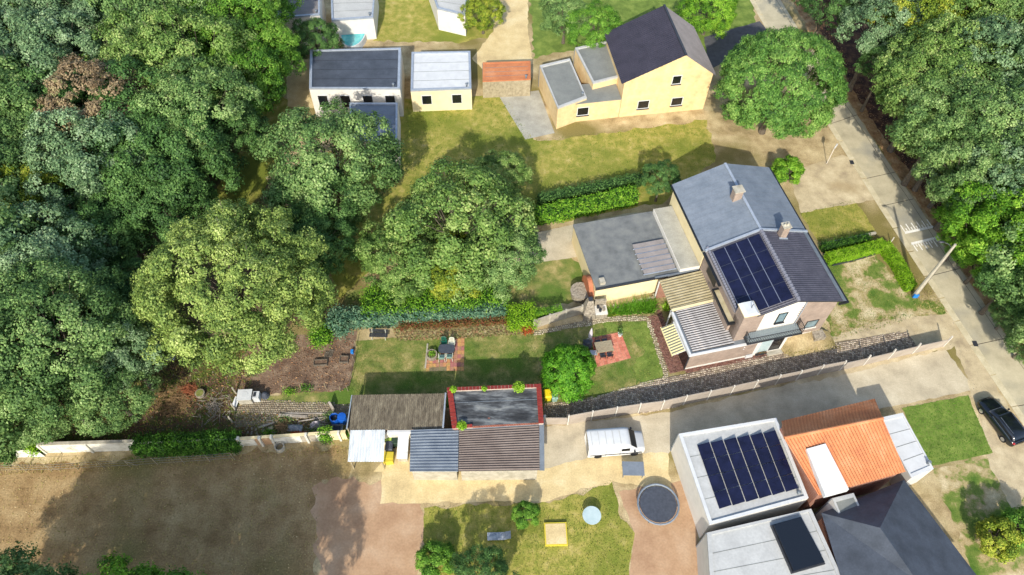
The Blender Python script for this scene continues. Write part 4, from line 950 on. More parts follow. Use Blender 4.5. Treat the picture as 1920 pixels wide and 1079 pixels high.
tag(MB().add(v, f).build("concrete_ring", M['concrete'], None, G(526, 841)), "open concrete ring standing against the white wall", "ring")

# wire fence on the field
WF = thing("wire_fence", "thin wire fence on posts across the sandy strip below the white wall", "fence")
fp = [(-40, 886), (50, 884), (98, 884), (147, 881), (196, 878), (245, 876), (296, 872), (346, 869), (394, 866), (440, 862)]
for p in fp: MB().cyl((0, 0, 0), (0, 0, 1.45), .035, .03, 6).build("post", M['wood'], WF, G(*p))
for p in ((98, 884), (245, 876)):
    MB().cyl((.6, .1, 0), (0, 0, 1.3), .03, .03, 6).build("brace", M['wood'], WF, G(*p))
b = MB()
for z in (.4, .9, 1.35): b.tube([tuple(Vector(G(*p)) + Vector((0, 0, z))) for p in fp], .012, 4)
b.build("wire", M['wire'], WF)

# ------------------------------------------------------------------ concrete fence along the driveway
CF = thing("concrete_fence", "pinkish concrete panel fence with pale posts along the cobbled driveway", "fence")
cf = [(1020, 796), (1064, 796), (1108, 788), (1153, 780.5), (1196, 774), (1239, 768.5), (1281, 759), (1325, 750), (1368, 741), (1411, 731), (1453, 721), (1492, 713), (1532, 703), (1573, 695), (1618, 685), (1664, 674), (1710, 663), (1768, 650)]
pm = MB().box(-.05, .05, -.06, .06, 0, 1.82).mesh("fence_post"); pm.materials.append(M['fence_post'])
for i, p in enumerate(cf):
    g_ = G(*p); link("post", pm, CF, g_, .2)
    if i + 1 < len(cf):
        h_ = G(*cf[i + 1]); L_ = math.dist(g_[:2], h_[:2]); an = math.atan2(h_[1] - g_[1], h_[0] - g_[0])
        for k in range(4 if 0 < i < 13 else 3):
            MB().box(.09, L_ - .09, -.03, .03, .02 + k * .43, .44 + k * .43).build("fence_panel", M['fence_panel'], CF, g_, an)

# ------------------------------------------------------------------ garden: patios and furniture
def patio(name, quad, nu, nv, mats, label_kind, skip=()):
    base = sheet(name, quad, .022, M['mortar'] if mats is M['tile_red'] else M['sett_base'], amp=0)
    a, b_, c_, d_ = [Vector(q[:2]) for q in quad]
    for i in range(nu):
        for j in range(nv):
            if (i, j) in skip: continue
            def Q(u, v): return a.lerp(b_, u / nu).lerp(d_.lerp(c_, u / nu), v / nv)
            g_ = .03; z = .048 + rnd.uniform(-.004, .005)
            MB().slab([(*Q(i + g_, j + g_), z), (*Q(i + 1 - g_, j + g_), z), (*Q(i + 1 - g_, j + 1 - g_), z), (*Q(i + g_, j + 1 - g_), z)], .03).build("tile", rnd.choice(mats), base)
patio("tiled_patio", [G(1108, 634), G(1164, 623), G(1183, 672), G(1119, 689)], 9, 9, M['tile_red'], "")
patio("worn_patio", [G(826, 636), G(871, 635), G(870, 696), G(824, 696)], 7, 8, M['tile_worn'], "", skip=((0, 7), (1, 7)))
patio("worn_patio", [G(799, 676), G(823.5, 675), G(823.5, 696), G(799, 697)], 4, 3, M['tile_worn'], "", skip=((1, 2), (2, 2), (3, 2)))
kb = thing("stone_kerb", "short pale stone kerb at the left edge of the worn patio", "kerb", G(800, 668))
for k in range(5): MB().box(-.08, .06, -1.3 + k * .52, -.82 + k * .52, 0, .12).build("kerb_stone", M['concrete'], kb)

def chair(mat, label, loc, rz, legmat=None, high=False, group=None):
    t = thing("garden_chair", label, "chair", loc, rz, group); lm = legmat or mat
    MB().box(-.24, .24, -.24, .22, .41, .45).build("seat", mat, t)
    b = MB(); n = 7
    for k in range(n):
        a = (k / (n - 1) - .5) * 1.7; x, y = .27 * math.sin(a), .14 + .14 * math.cos(a)
        b.cyl((x, y, .45), (x * 1.05, y + .1, .92 - .06 * abs(a)), .035, .03, 5)
    b.tube([(.27 * math.sin((k / 6 - .5) * 1.7) * 1.05, .24 + .14 * math.cos((k / 6 - .5) * 1.7), .92 - .06 * abs((k / 6 - .5) * 1.7)) for k in range(7)], .035)
    b.build("backrest", mat, t)
    for s in (-1, 1):
        MB().tube([(s * .29, .24, .66), (s * .3, -.2, .66)], .035).build("armrest", lm, t)
        MB().cyl((s * .29, -.25, 0), (s * .27, -.2, .66), .025).build("leg", lm, t); MB().cyl((s * .29, .3, 0), (s * .25, .2, .45), .025).build("leg", lm, t)
    return t
TP = G(838, 662)
chair(M['greenplastic'], "dark green plastic chair at the top left of the charcoal table", (TP[0] - .33, TP[1] + .78, .05), 0)
chair(M['whiteplastic'], "cream plastic chair at the top right of the charcoal table", (TP[0] + .42, TP[1] + .72, .05), 0)
chair(M['palegreen'], "pale green chair below the left half of the charcoal table", (TP[0] - .38, TP[1] - .72, .05), PI, M['whiteplastic'])
chair(M['palegreen'], "pale green chair below the right half of the charcoal table", (TP[0] + .3, TP[1] - .62, .05), PI, M['whiteplastic'])
t = thing("garden_table", "charcoal plastic table with rounded ends on the worn patio", "table", (TP[0], TP[1], .05))
pl = []
for k in range(24):
    a = 2 * PI * k / 24; ca, sa = math.cos(a), math.sin(a); pl.append((.74 * math.copysign(abs(ca) ** .55, ca), .46 * math.copysign(abs(sa) ** .55, sa)))
MB().prism(pl, .69, .73).build("tabletop", M['greyplastic'], t)
for x in (-.5, .5):
    for y in (-.28, .28): MB().cyl((x, y, 0), (x * .95, y * .95, .69), .035).build("leg", M['greyplastic'], t)
t = thing("round_planter", "round stone planter with green plant on the worn patio", "planter", G(810, 669))
v = []; f = []; n_ = 14
for k in range(n_):
    a = 2 * PI * k / n_; MB().box(-.1, .1, -.05, .05, 0, .5).build("stone_block", M['stone'], t, (.46 * math.cos(a), .46 * math.sin(a), 0), a + PI / 2)
MB().cyl((0, 0, 0), (0, 0, .42), .42).build("soil", M['plot'], t)
P = rs.randn(260, 3) * np.array([.16, .16, .07]) + np.array([0, 0, .52]); me = quads_mesh("foliage", P, rs.randn(260, 3) * .5 + np.array([0, 0, 1]), .11, rs.rand(260)); me.materials.append(LF['bright']); link("foliage", me, t)

t = thing("garden_bench", "long dark grey bench against the ivy hedge", "bench", G(711, 633))
for k in range(4): MB().box(-.85, .85, -.22 + k * .12, -.12 + k * .12, .42, .45).build("seat_slat", M['dark'], t)
for k in range(3): MB().box(-.85, .85, .27 + k * .03, .3 + k * .03, .52 + k * .13, .63 + k * .13).build("backrest_slat", M['dark'], t)
for x in (-.62, .62):
    MB().tube([(x, -.3, 0), (x, -.2, .42), (x, .25, .42), (x, .34, .92)], .03).build("leg", M['whiteplastic'], t); MB().cyl((x, .4, 0), (x, .25, .42), .03).build("leg", M['whiteplastic'], t)

# dining table on the red patio
P2 = G(1131, 658); A2 = .2
t = thing("garden_table", "slatted wooden table on the red tiled patio", "table", (P2[0], P2[1], .05), A2)
for k in range(12): MB().box(-.8 + k * .134, -.8 + k * .134 + .118, -.5, .5, .71, .74).build("table_slat", M['wood'], t)
MB().box(-.82, .82, -.56, -.5, .68, .74).build("frame", M['wood'], t); MB().box(-.82, .82, .5, .56, .68, .74).build("frame", M['wood'], t)
for x in (-.72, .72):
    for y in (-.45, .45): MB().box(x - .035, x + .035, y - .035, y + .035, 0, .68).build("leg", M['wood'], t)
def loc2(x, y): return (P2[0] + x * math.cos(A2) - y * math.sin(A2), P2[1] + x * math.sin(A2) + y * math.cos(A2), .05)
def metal_chair(label, x, y, rz):
    t = thing("folding_chair", label, "chair", loc2(x, y), A2 + rz)
    MB().box(-.23, .23, -.22, .22, .42, .45).build("seat", M['greyplastic'], t)
    b = MB()
    for k in range(6): b.box(-.2 + k * .07, -.17 + k * .07, .27, .29, .5, .88)
    b.build("backrest", M['black'], t); MB().tube([(-.24, .2, 0), (-.24, .28, .9), (.24, .28, .9), (.24, .2, 0)], .018).build("frame", M['black'], t)
    for s in (-1, 1): MB().cyl((s * .23, -.3, 0), (s * .23, .1, .45), .016).build("leg", M['black'], t)
metal_chair("black metal chair below the left part of the slatted table", -.3, -.72, PI)
metal_chair("black metal chair below the right part of the slatted table", .35, -.74, PI)
metal_chair("grey chair above the left part of the slatted table", -.35, .74, 0)
metal_chair("grey chair above the right part of the slatted table", .3, .76, 0)
t = thing("closed_parasol", "closed pale parasol standing left of the red patio", "parasol", G(1105, 640))
MB().cyl((0, 0, 0), (0, 0, 2.2), .03).build("pole", M['wood'], t)
b = MB(); prev = None
for z, r in ((.75, .08), (.9, .2), (1.3, .19), (1.7, .14), (2.1, .07), (2.3, .02)):
    if prev: b.cyl((0, 0, prev[0]), (0, 0, z), prev[1], r, 9, False)
    prev = (z, r)
b.build("canopy", M['umbrella'], t, smooth=False); MB().cyl((0, 0, 0), (0, 0, .12), .32).build("base", M['concrete'], t)
t = thing("kettle_barbecue", "covered dark grill beside the closed parasol", "barbecue", G(1100, 652))
MB().box(-.38, .38, -.3, .3, .25, .95).build("cover", M['greyplastic'], t); MB().dome((0, 0, .95), .4, .32, .22, 10, 3).build("hood", M['dark'], t)
for s in (-1, 1): MB().box(s * .3 - .03, s * .3 + .03, -.25, .25, 0, .25).build("leg", M['black'], t)
t = thing("small_grill", "blue grey side table by the left edge of the red patio", "table", G(1111, 668)); MB().box(-.3, .3, -.25, .25, .6, .64).build("tabletop", M['greytarp'], t)
for x in (-.25, .25):
    for y in (-.2, .2): MB().cyl((x, y, 0), (x, y, .6), .02).build("leg", M['black'], t)
t = thing("plant_pot", "white pot with dark plant at the top corner of the red patio", "pot", G(1162, 630))
MB().cyl((0, 0, .04), (0, 0, .4), .17, .23, 12).build("pot", M['white'], t); P = rs.randn(120, 3) * np.array([.12, .12, .25]) + np.array([0, 0, .75]); me = quads_mesh("foliage", P, rs.randn(120, 3), .14, rs.rand(120)); me.materials.append(LF['dark']); link("foliage", me, t)

# stone barbecue block, wall beside it
t = thing("stone_barbecue", "rubble stone barbecue with chimney and pale worktop beside the cream wall", "barbecue", G(1112, 600), .12)
MB().box(-.95, .15, 0, 1.1, 0, .9).build("fire_base", M['stone'], t)
MB().add([(-.95, .1, .9), (.15, .1, .9), (.15, 1.1, .9), (-.95, 1.1, .9), (-.6, .6, 2.3), (-.1, .6, 2.3), (-.1, 1.05, 2.3), (-.6, 1.05, 2.3)], [(4, 5, 6, 7), (0, 1, 5, 4), (1, 2, 6, 5), (2, 3, 7, 6), (3, 0, 4, 7)]).build("hood", M['stone'], t)
MB().box(-.55, -.15, .62, 1.0, 2.3, 2.5).build("flue", M['dark'], t)
MB().box(.2, 1.3, 0, 1.0, 0, .8).build("side_bench", M['stone'], t); MB().box(.17, 1.33, -.03, 1.03, .8, .87).build("worktop", M['marble'], t)
for i, (x, y) in enumerate(((.5, .75), (.85, .7), (.65, .35), (1.0, .4))): MB().cyl((x, y, .87), (x, y, 1.15), .12, .15, 10).build("pot", M['stone' if i % 2 else 'dark'], t)
MB().box(.2, 1.3, 1.0, 1.2, 0, 1.7).build("back_slab", M['stone'], t)
GW = thing("garden_wall", "low pale concrete wall from the lime shrub to the stone barbecue", "wall")
wr = [(1001, 617), (1030, 607), (1060, 598), (1090, 590)]
for i in range(3):
    a, b_ = Vector(G(*wr[i])[:2]), Vector(G(*wr[i + 1])[:2]); d = (b_ - a).normalized() * .01; nr = Vector((-d.y, d.x)).normalized() * .14
    MB().prism([tuple(a + d), tuple(b_ - d), tuple(b_ - d + nr), tuple(a + d + nr)], 0, 1.35).build("wall_panel", M['wall_panel'], GW)
for p in wr: MB().box(-.09, .09, -.05, .18, 0, 1.45).build("post", M['concrete'], GW, G(*p))
# rubble edging and plants under the cream wall
def strappy(name, label, quad, dens, h, mat, wid=.03, lean=.7, cat="plant"):
    P = scatter([q[:2] for q in quad], dens); t = thing(name, label, cat, (*P.mean(0), 0)); P0 = P - P.mean(0)
    me = blades("leaves", P0, 0, h, wid, rs.rand(len(P0)), lean); me.materials.append(mat); link("leaves", me, t); return t
strappy("daylily_clump", "mass of long green strap leaves under the cream wall", [G(1140, 594), G(1226, 588), G(1233, 566), G(1160, 575), G(1140, 585)], 260, .65, LF['grassg'])
strappy("low_shrub", "small yellow green shrub beside the pale worktop", [G(1136, 594), G(1152, 594), G(1152, 580), G(1138, 580)], 300, .4, LF['yellow'])
me = rib_stones(pix((1135, 580), (1150, 574), (1232, 552), (1236, 557), (1200, 570), (1150, 582)), .28, .2, 0, .22, jit=.6, seedv=9); me.materials.append(M['sett_light']); tag(link("rubble_edging", me), "row of rubble stones at the foot of the cream wall", "stones", kind="stuff")
strappy("yellow_flower_bush", "pale yellow flowering bush at the pergola corner", [G(1243, 583), G(1252, 583), G(1253, 573), G(1245, 572)], 300, .4, LF['lime'], .05)

# ------------------------------------------------------------------ vegetable plot, scrap yard
def plank(label, pa, pb, z, w_=.14, mat=None, th=.05, z2=None):
    a, b_ = Vector(G(*pa)), Vector(G(*pb)); d = b_ - a; an = math.atan2(d.y, d.x); L_ = d.length; z2 = z if z2 is None else z2
    o = MB().slab([(0, -w_ / 2, z), (L_, -w_ / 2, z2), (L_, w_ / 2, z2), (0, w_ / 2, z)], th).build("plank", mat or M['plank'], None, (a.x, a.y, 0), an)
    return tag(o, label, "plank")
plank("long grey plank lying nearest the cobbled yard", (535, 776), (652, 777), .12)
plank("thick grey plank with pale end among the yard scrap", (523, 780), (577, 783), .2, .24, None, .15)
plank("short grey plank lying slantwise at the left of the scrap", (484, 803), (515, 793), .1, .18)
plank("weathered pole lying between tarpaulin and cobbles", (560, 792), (612, 783), .15, .1)
plank("upright looking pale post beside the blue drums", (620, 762), (627, 773), .9, .18, None, .9, .7)
plank("narrow plank at the left end of the cobbles", (500, 789), (512, 789), .08, .1)
t = thing("grey_tarpaulin", "crumpled grey tarpaulin heap in the scrap strip", "tarpaulin", G(553, 803)); 
b = MB(); nu, nv = 14, 8; v = [((i / nu - .5) * 1.3, (j / nv - .5) * .6, .02 + .35 * max(0, (1 - (2 * i / nu - 1) ** 2) * (1 - (2 * j / nv - 1) ** 2)) * (1 + .8 * noise.noise(Vector((i * .9, j * .9, 1))))) for j in range(nv + 1) for i in range(nu + 1)]
b.add(v, [(j * (nu + 1) + i, j * (nu + 1) + i + 1, (j + 1) * (nu + 1) + i + 1, (j + 1) * (nu + 1) + i) for j in range(nv) for i in range(nu)]); tm = b.mesh("sheet"); tm.materials.append(M['greytarp']); link("sheet", tm, t)
t2 = thing("white_tarpaulin", "smaller pale tarpaulin bundle right of the grey heap", "tarpaulin", G(591, 796), .5); tm2 = tm.copy(); tm2.materials[0] = M['umbrella']; o = link("sheet", tm2, t2); o.scale = (.65, .8, 1.2)
t2 = thing("orange_tarpaulin", "orange red sheeting along the foot of the white wall", "tarpaulin", G(560, 813), .04); tm2 = tm.copy(); tm2.materials[0] = M['orangeplastic']; o = link("sheet", tm2, t2); o.scale = (1.1, .55, .8)
def drum(p, label, lidopen):
    t = thing("blue_drum", label, "drum", p); n = 18
    prof = [(.0, .36), (.1, .4), (.45, .43), (.8, .4), (.92, .36)]
    b = MB()
    for (z0, r0), (z1, r1) in zip(prof[:-1], prof[1:]): b.cyl((0, 0, z0), (0, 0, z1), r0, r1, n, False)
    b.build("body", M['blueplastic'], t, smooth=True)
    if lidopen: MB().cyl((0, 0, .5), (0, 0, .55), .37).build("water", M['glass_dark'], t); MB().tube([(.37 * math.cos(k * .35), .37 * math.sin(k * .35), .93) for k in range(19)], .025).build("rim", M['blueplastic'], t)
    else: MB().cyl((0, 0, .9), (0, 0, .96), .38, .36, n).build("lid", M['blueplastic'], t)
drum(G(630, 791), "open blue plastic drum, left of the pair by the shed", True)
drum(G(644, 790), "closed blue plastic drum, right of the pair by the shed", False)
t = thing("grey_crate", "grey open crate below the blue drums", "crate", G(634, 805), .08)
b = MB().box(-.45, .45, -.28, .28, 0, .05).box(-.45, .45, -.28, -.25, .05, .35).box(-.45, .45, .25, .28, .05, .35).box(-.45, -.42, -.25, .25, .05, .35).box(.42, .45, -.25, .25, .05, .35); b.build("body", M['greytarp'], t); MB().box(-.4, .2, -.24, .2, .05, .2).build("contents", M['dark'], t)
tag(MB().box(-.2, .2, -.15, .15, 0, .25).build("wooden_box", M['wood'], None, G(509, 805), .3), "small tan wooden box left of the grey tarpaulin", "box")
def rubble(label, poly, dens, s0, s1, mat, z=.02):
    P = scatter(poly, dens); b = MB()
    for x, y in P:
        r_ = rnd.uniform(s0, s1); a_ = rnd.uniform(0, 3.1); h_ = r_ * rnd.uniform(.5, 1.1)
        pts = [(x + r_ * math.cos(a_ + k * 2 * PI / 5) * rnd.uniform(.6, 1.1), y + r_ * math.sin(a_ + k * 2 * PI / 5) * rnd.uniform(.6, 1.1)) for k in range(5)]
        v = [(px, py, z - .02) for px, py in pts] + [(x + rnd.uniform(-.2, .2) * r_, y + rnd.uniform(-.2, .2) * r_, z + h_)]
        b.add(v, [(k, (k + 1) % 5, 5) for k in range(5)])
    return tag(b.build("rubble", mat), label, "rubble", kind="stuff")
rubble("grey and tan rubble in the scrap strip below the cobbled yard", pix((450, 800), (500, 790), (560, 786), (655, 786), (650, 815), (520, 826), (460, 830)), 14, .04, .16, M['stone'])
rubble("scattered clods on the dug vegetable plot", pix((560, 660), (660, 640), (655, 725), (640, 732), (520, 736), (500, 720)), 20, .03, .11, M['plot'])
rubble("stones and clods in the shady back garden", pix((300, 690), (430, 700), (440, 790), (430, 830), (260, 838), (240, 780)), 3, .03, .1, M['stone'])
rubble("loose gravel along the edge of the sandy forecourt", pix((1480, 680), (1560, 640), (1660, 605), (1780, 592), (1830, 680), (1860, 760), (1900, 830), (1830, 760), (1790, 655), (1640, 685)), 5, .02, .06, M['stone'])
for i_, (px_, py_, lb) in enumerate(((535, 789, "green weed clump between the planks and the grey tarpaulin"), (506, 812, "green weed clump at the small wooden box"), (592, 812, "dark green weed clump left of the lime wall bush"), (618, 782, "weed clump left of the open blue drum"), (543, 736, "green weed clump on the grass strip below the plot"), (574, 730, "bright weed tuft at the lower edge of the plot"), (476, 700, "pale weed under the huge olive tree"), (655, 815, "weed clump beside the grey crate"))):
    g_ = G(px_, py_); P = rs.randn(260, 3) * np.array([.3, .2, .1]) + np.array([0, 0, .18]); P[:, 2] = np.maximum(P[:, 2], .02)
    me = quads_mesh("leaves", P, rs.randn(260, 3) * .6 + np.array([0, 0, 1]), .13, rs.rand(260)); me.materials.append(LF[('green', 'bright', 'thuja')[i_ % 3]])
    t = thing("weed_clump", lb, "weed", g_); link("leaves", me, t)
rubble('pebbles and clods over the bare field', field, 1.6, .03, .08, M['soil'])
# white tank and compost boards
t = thing("white_water_tank", "square white topped tank at the left end of the cobbled yard", "tank", G(464, 750), .07)
MB().box(-.58, .58, -.45, .45, 0, .95).build("body", M['concrete'], t); MB().box(-.62, .62, -.52, .52, .95, 1.0).build("lid", M['white'], t); MB().cyl((0, 0, 1.0), (0, 0, 1.02), .3, .3, 18).build("hatch", M['white'], t)
t = thing("white_cupboard", "small white box right of the white topped tank", "box", G(484, 748), .05); MB().box(-.27, .27, -.33, .33, 0, .8).build("body", M['white'], t); MB().box(-.2, .02, -.2, .2, .8, .86).build("tray", M['dark'], t)
t = thing("tarp_bundle", "round dark blue bundle right of the small white box", "bundle", G(498, 743)); MB().dome((0, 0, 0), .38, .38, .6).build("cover", M['greyplastic'], t); MB().tube([(.36 * math.cos(k * .6), .36 * math.sin(k * .6), .1) for k in range(12)], .02).build("rope", M['wire'], t)
t = thing("white_board", "small tilted white board left of the white topped tank", "board", G(444, 757), -.3); MB().slab([(-.22, -.4, .2), (.22, -.4, .2), (.22, .4, .5), (-.22, .4, .5)], .05).build("panel", M['white'], t); MB().box(-.2, .2, .2, .3, 0, .42).build("prop", M['wood'], t)
for lb, p in (("slanting pale fence post at the upper left of the yard", (443, 738)), ("slanting pale fence post at the middle left of the yard", (441, 768)), ("slanting pale fence post at the lower left of the yard", (436, 792))):
    tag(MB().cyl((0, 0, 0), (-.05, .0, 1.1), .09, .07, 8).build("fence_post", M['concrete'], None, G(*p)), lb, "post")
# raised beds and frames on the plot
t = thing("plot_fence", "low stake and wire fence along the right edge of the dug plot", "fence")
ep = [(668, 650), (665, 680), (660, 710), (653, 734), (638, 735), (612, 730), (565, 732)]
for p in ep: MB().cyl((0, 0, 0), (rnd.uniform(-.1, .1), 0, 1.1), .03, .025, 6).build("stake", M['wood'], t, G(*p))
b = MB()
for z in (.35, .7): b.tube([tuple(Vector(G(*p)) + Vector((0, 0, z))) for p in ep], .012, 4)
b.build("wire", M['dark'], t)
def bed(label, p, w_, d, rz=0):
    t = thing("raised_bed", label, "planter", G(*p), rz)
    for k, (x0, x1, y0, y1) in enumerate(((-w_, w_, -d, -d + .06), (-w_, w_, d - .06, d), (-w_, -w_ + .06, -d + .06, d - .06), (w_ - .06, w_, -d + .06, d - .06))): MB().box(x0, x1, y0, y1, 0, .3).build("board", M['bark'], t)
    MB().box(-w_ + .06, w_ - .06, -d + .06, d - .06, 0, .18).build("soil", M['plot'], t)
bed("square wooden raised bed at the right of the dug plot", (646, 676), .4, .34)
bed("long low wooden bed in the middle of the dug plot", (602, 682), .62, .3, .1)
for lb, p, rz in (("short upright board beside the middle bed", (613, 668), 1.5), ("slatted pallet scrap above the middle bed", (621, 664), 1.5)):
    t = thing("pallet", lb, "pallet", G(*p), rz)
    for k in range(3): MB().box(-.4, .4, -.18 + k * .14, -.08 + k * .14, .1, .14).build("slat", M['bark'], t)
    MB().box(-.35, -.28, -.18, .2, 0, .1).build("bearer", M['plank'], t); MB().box(.28, .35, -.18, .2, 0, .1).build("bearer", M['plank'], t)
tag(MB().box(-.12, .12, -.15, .15, 0, .4).build("blue_can", M['blue_sign'], None, G(661, 662)), "small pale blue can by the plot fence", "can")
tag(MB().box(-.5, .5, -.3, .3, 0, .5).build("blue_crate", M['greytarp'], None, G(318, 672), .1), "blue grey crate half hidden between the two big trees", "crate")
tag(MB().dome((0, 0, 0), .35, .3, .4).build("red_ball", M['redlamp'], None, G(292, 660)), "small red tub in the gap between the big trees", "tub")
t = thing("stone_ring", "round mossy basin on the wild garden grass", "basin", G(377, 741)); MB().cyl((0, 0, 0), (0, 0, .4), .38, .42, 14).build("bowl", M['stone'], t); MB().cyl((0, 0, .4), (0, 0, .42), .33, .33, 14).build("moss", M['lawn'], t)
def brushpile(label, p, r, n, mat):
    t = thing("brushwood_pile", label, "brushwood", G(*p)); b = MB()
    for _ in range(n):
        a, q = rnd.uniform(0, 6.3), rnd.uniform(0, r); c_ = Vector((q * math.cos(a), q * math.sin(a), rnd.uniform(.05, .5) * (1 - q / r * .6))); an = rnd.uniform(0, 3.14); l_ = rnd.uniform(.3, .9)
        dd = Vector((math.cos(an) * l_, math.sin(an) * l_, rnd.uniform(-.25, .25))); b.cyl(c_ - dd / 2, c_ + dd / 2, .022, .01, 4, False)
    b.build("twigs", mat, t)["kind"] = "stuff"
brushpile("heap of pale dry brushwood in the wild garden", (330, 752), 1.6, 420, M['brush'])
brushpile("thin scatter of dead branches beside the yard posts", (405, 765), 1.7, 110, M['plank'])
brushpile("loose heap of grey sticks in the scrap strip", (600, 803), .9, 120, M['plank'])
brushpile("bundle of grey laths between the planks and the wall", (530, 800), .8, 90, M['brush'])
brushpile("smaller heap of dry twigs right of the brushwood", (352, 735), .8, 160, M['copper'])
tp = thing("dinghy_cover", "pale blue and dark folded covers lying behind the white wall", "cover", G(120, 838), .1); MB().slab([(-.9, -.3, .3), (.2, -.35, .5), (.5, .3, .35), (-.6, .3, .2)], .1).build("sheet", M['glass_pale'], tp); MB().slab([(-1.4, -.4, .1), (-.3, -.5, .3), (-.1, .1, .5), (-1.1, .2, .2)], .1).build("sheet", M['dark'], tp)

# ------------------------------------------------------------------ poles and signs
t = thing("street_light", "tall pale concrete street light pole with a blue box at its foot", "street lamp", G(1713, 556))
MB().cyl((0, 0, 0), (0, 0, 8.2), .22, .11, 8).build("pole", M['concrete'], t)
MB().cyl((.27, -.02, .1), (.16, -.02, 6.9), .03, .03, 6).build("cable_duct", M['dark'], t)
MB().box(-.24, .24, -.28, -.14, .1, .6).build("service_box", M['blue_sign'], t)
MB().tube([(0, 0, 7.6), (-.4, .2, 7.95), (-.75, .35, 8.0)], .04).build("lamp_arm", M['dark'], t); MB().dome((-.95, .45, 7.95), .28, .14, .12, full=True).build("lamp_head", M['dark'], t)
t = thing("street_sign", "round traffic sign on a slim pole seen edge on beside the gutter", "sign", G(1550, 307), .8)
MB().cyl((0, 0, 0), (0, 0, 3.0), .04).build("pole", M['fence_post'], t); MB().cyl((0, -.05, 2.7), (.0, -.08, 2.7), .35, .35, 20).build("sign_disc", M['white'], t)
t = thing("street_sign", "blue sign on a pale pole at the right edge under the trees", "sign", G(1891, 591))
MB().cyl((0, 0, 0), (0, 0, 2.6), .05).build("pole", M['fence_post'], t); MB().slab([(-.35, -.25, 2.35), (.4, -.25, 2.35), (.4, .12, 2.75), (-.35, .12, 2.75)], .04).build("sign_board", M['blue_sign'], t); MB().slab([(-.3, -.24, 2.4), (.0, -.24, 2.4), (.0, .02, 2.67), (-.3, .02, 2.67)], .02).build("white_stripe", M['white'], t)
tag(MB().cyl((0, 0, 0), (.02, 0, .9), .06, .05, 8).build("marker_post", M['fence_post'], None, G(1669, 456)), "short pale marker post in the grass beside the road hump", "post")
# north boundary slab of the front garden
KB = thing("garden_kerb", "dark kerb running along the inner side of the lime hedge", "kerb")
kp = [(1560, 499), (1600, 490), (1640, 478)]
for a, b_ in zip(kp[:-1], kp[1:]):
    g_, h_ = G(*a), G(*b_); MB().box(0, math.dist(g_, h_) - .02, -.05, .05, 0, .2).build("kerb_stone", M['dark'], KB, g_, math.atan2(h_[1] - g_[1], h_[0] - g_[0]))
g_, h_ = G(1538, 462), G(1640, 440); tag(MB().box(0, math.dist(g_, h_), -.12, .12, 0, .35).build("low_wall", M['concrete'], None, g_, math.atan2(h_[1] - g_[1], h_[0] - g_[0])), "low grey wall between the neighbour lawn and the dark hedge", "wall")

# ------------------------------------------------------------------ hedges and shrubs
def hedge(name, label, line, wid, hgt, mat, dens=260, leaf=.12, cat="hedge", fluff=.12, core=True, tint=(.3, .7)):
    """leaf shell round a box that follows a line of ground points"""
    t = thing(name, label, cat, (*line[0][:2], 0)); Pa = []; Na = []
    o0 = Vector(line[0][:2])
    for a, b_ in zip(line[:-1], line[1:]):
        a, b_ = Vector(a[:2]) - o0, Vector(b_[:2]) - o0; L_ = (b_ - a).length; d = (b_ - a) / L_; nr = Vector((-d.y, d.x))
        for (area, kind) in ((L_ * wid, 'top'), (L_ * hgt, 'l'), (L_ * hgt, 'r'), (wid * hgt, 'e'), (wid * hgt, 's')):
            n = int(area * dens); s = rs.rand(n) * L_; u = rs.rand(n); w2 = rs.rand(n)
            wob = np.array([noise.noise(Vector((a.x + d.x * si, a.y + d.y * si, 5.0)) * 1.1) for si in s]) * .25
            if kind == 'top': x = (u - .5) * wid * .96; z = hgt * (1 + wob * .3) + 0 * u; nn = np.array([0, 0, 1.])
            elif kind == 'l': x = np.full(n, wid / 2) * (1 + wob * .5); z = w2 * hgt; nn = np.array([nr.x, nr.y, .3])
            elif kind == 'r': x = -np.full(n, wid / 2) * (1 + wob * .5); z = w2 * hgt; nn = np.array([-nr.x, -nr.y, .3])
            elif kind == 'e': x = (u - .5) * wid; z = w2 * hgt; s = np.zeros(n); nn = np.array([-d.x, -d.y, .3])
            else: x = (u - .5) * wid; z = w2 * hgt; s = np.full(n, L_); nn = np.array([d.x, d.y, .3])
            P = np.stack([a.x + d.x * s + nr.x * x, a.y + d.y * s + nr.y * x, z], 1) + rs.randn(n, 3) * fluff
            P[:, 2] = np.maximum(P[:, 2], .03); Pa.append(P); Na.append(nn + rs.randn(n, 3) * .55)
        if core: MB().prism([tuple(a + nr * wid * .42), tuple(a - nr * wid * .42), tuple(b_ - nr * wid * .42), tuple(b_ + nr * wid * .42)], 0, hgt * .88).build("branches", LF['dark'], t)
    P = np.concatenate(Pa); N_ = np.concatenate(Na); n = len(P)
    tn = np.array([noise.noise(Vector(p) * 2.2) for p in P]) * .5 + tint[0] + (tint[1] - tint[0]) * rs.rand(n)
    me = quads_mesh("foliage", P, N_, leaf * (.7 + .6 * rs.rand(n)), tn); me.materials.append(mat); link("foliage", me, t); return t
hedge("front_hedge", "bright lime green clipped hedge turning the front garden corner", [G(1548, 492), G(1600, 480), G(1652, 466), G(1678, 500), G(1702, 546)], 1.0, 1.05, LF['lime'], 520, .1, fluff=.06)
hedge("dark_hedge", "darker green hedge behind the lime hedge", [G(1538, 470), G(1590, 460), G(1625, 452)], .7, .9, LF['thuja'], 260, .12, tint=(.0, .35))
hedge("ivy_hedge", "teal leaved ivy hedge along the top of the garden lawn", [G(662, 606), G(740, 601), G(820, 597), G(900, 593), G(948, 590)], 1.3, 1.6, LF['teal'], 170, .17)
hedge("red_creeper", "dark red creeper hanging at the front of the ivy hedge", [G(750, 613), G(860, 608), G(930, 604), G(985, 604)], .6, .75, LF['red'], 260, .15)
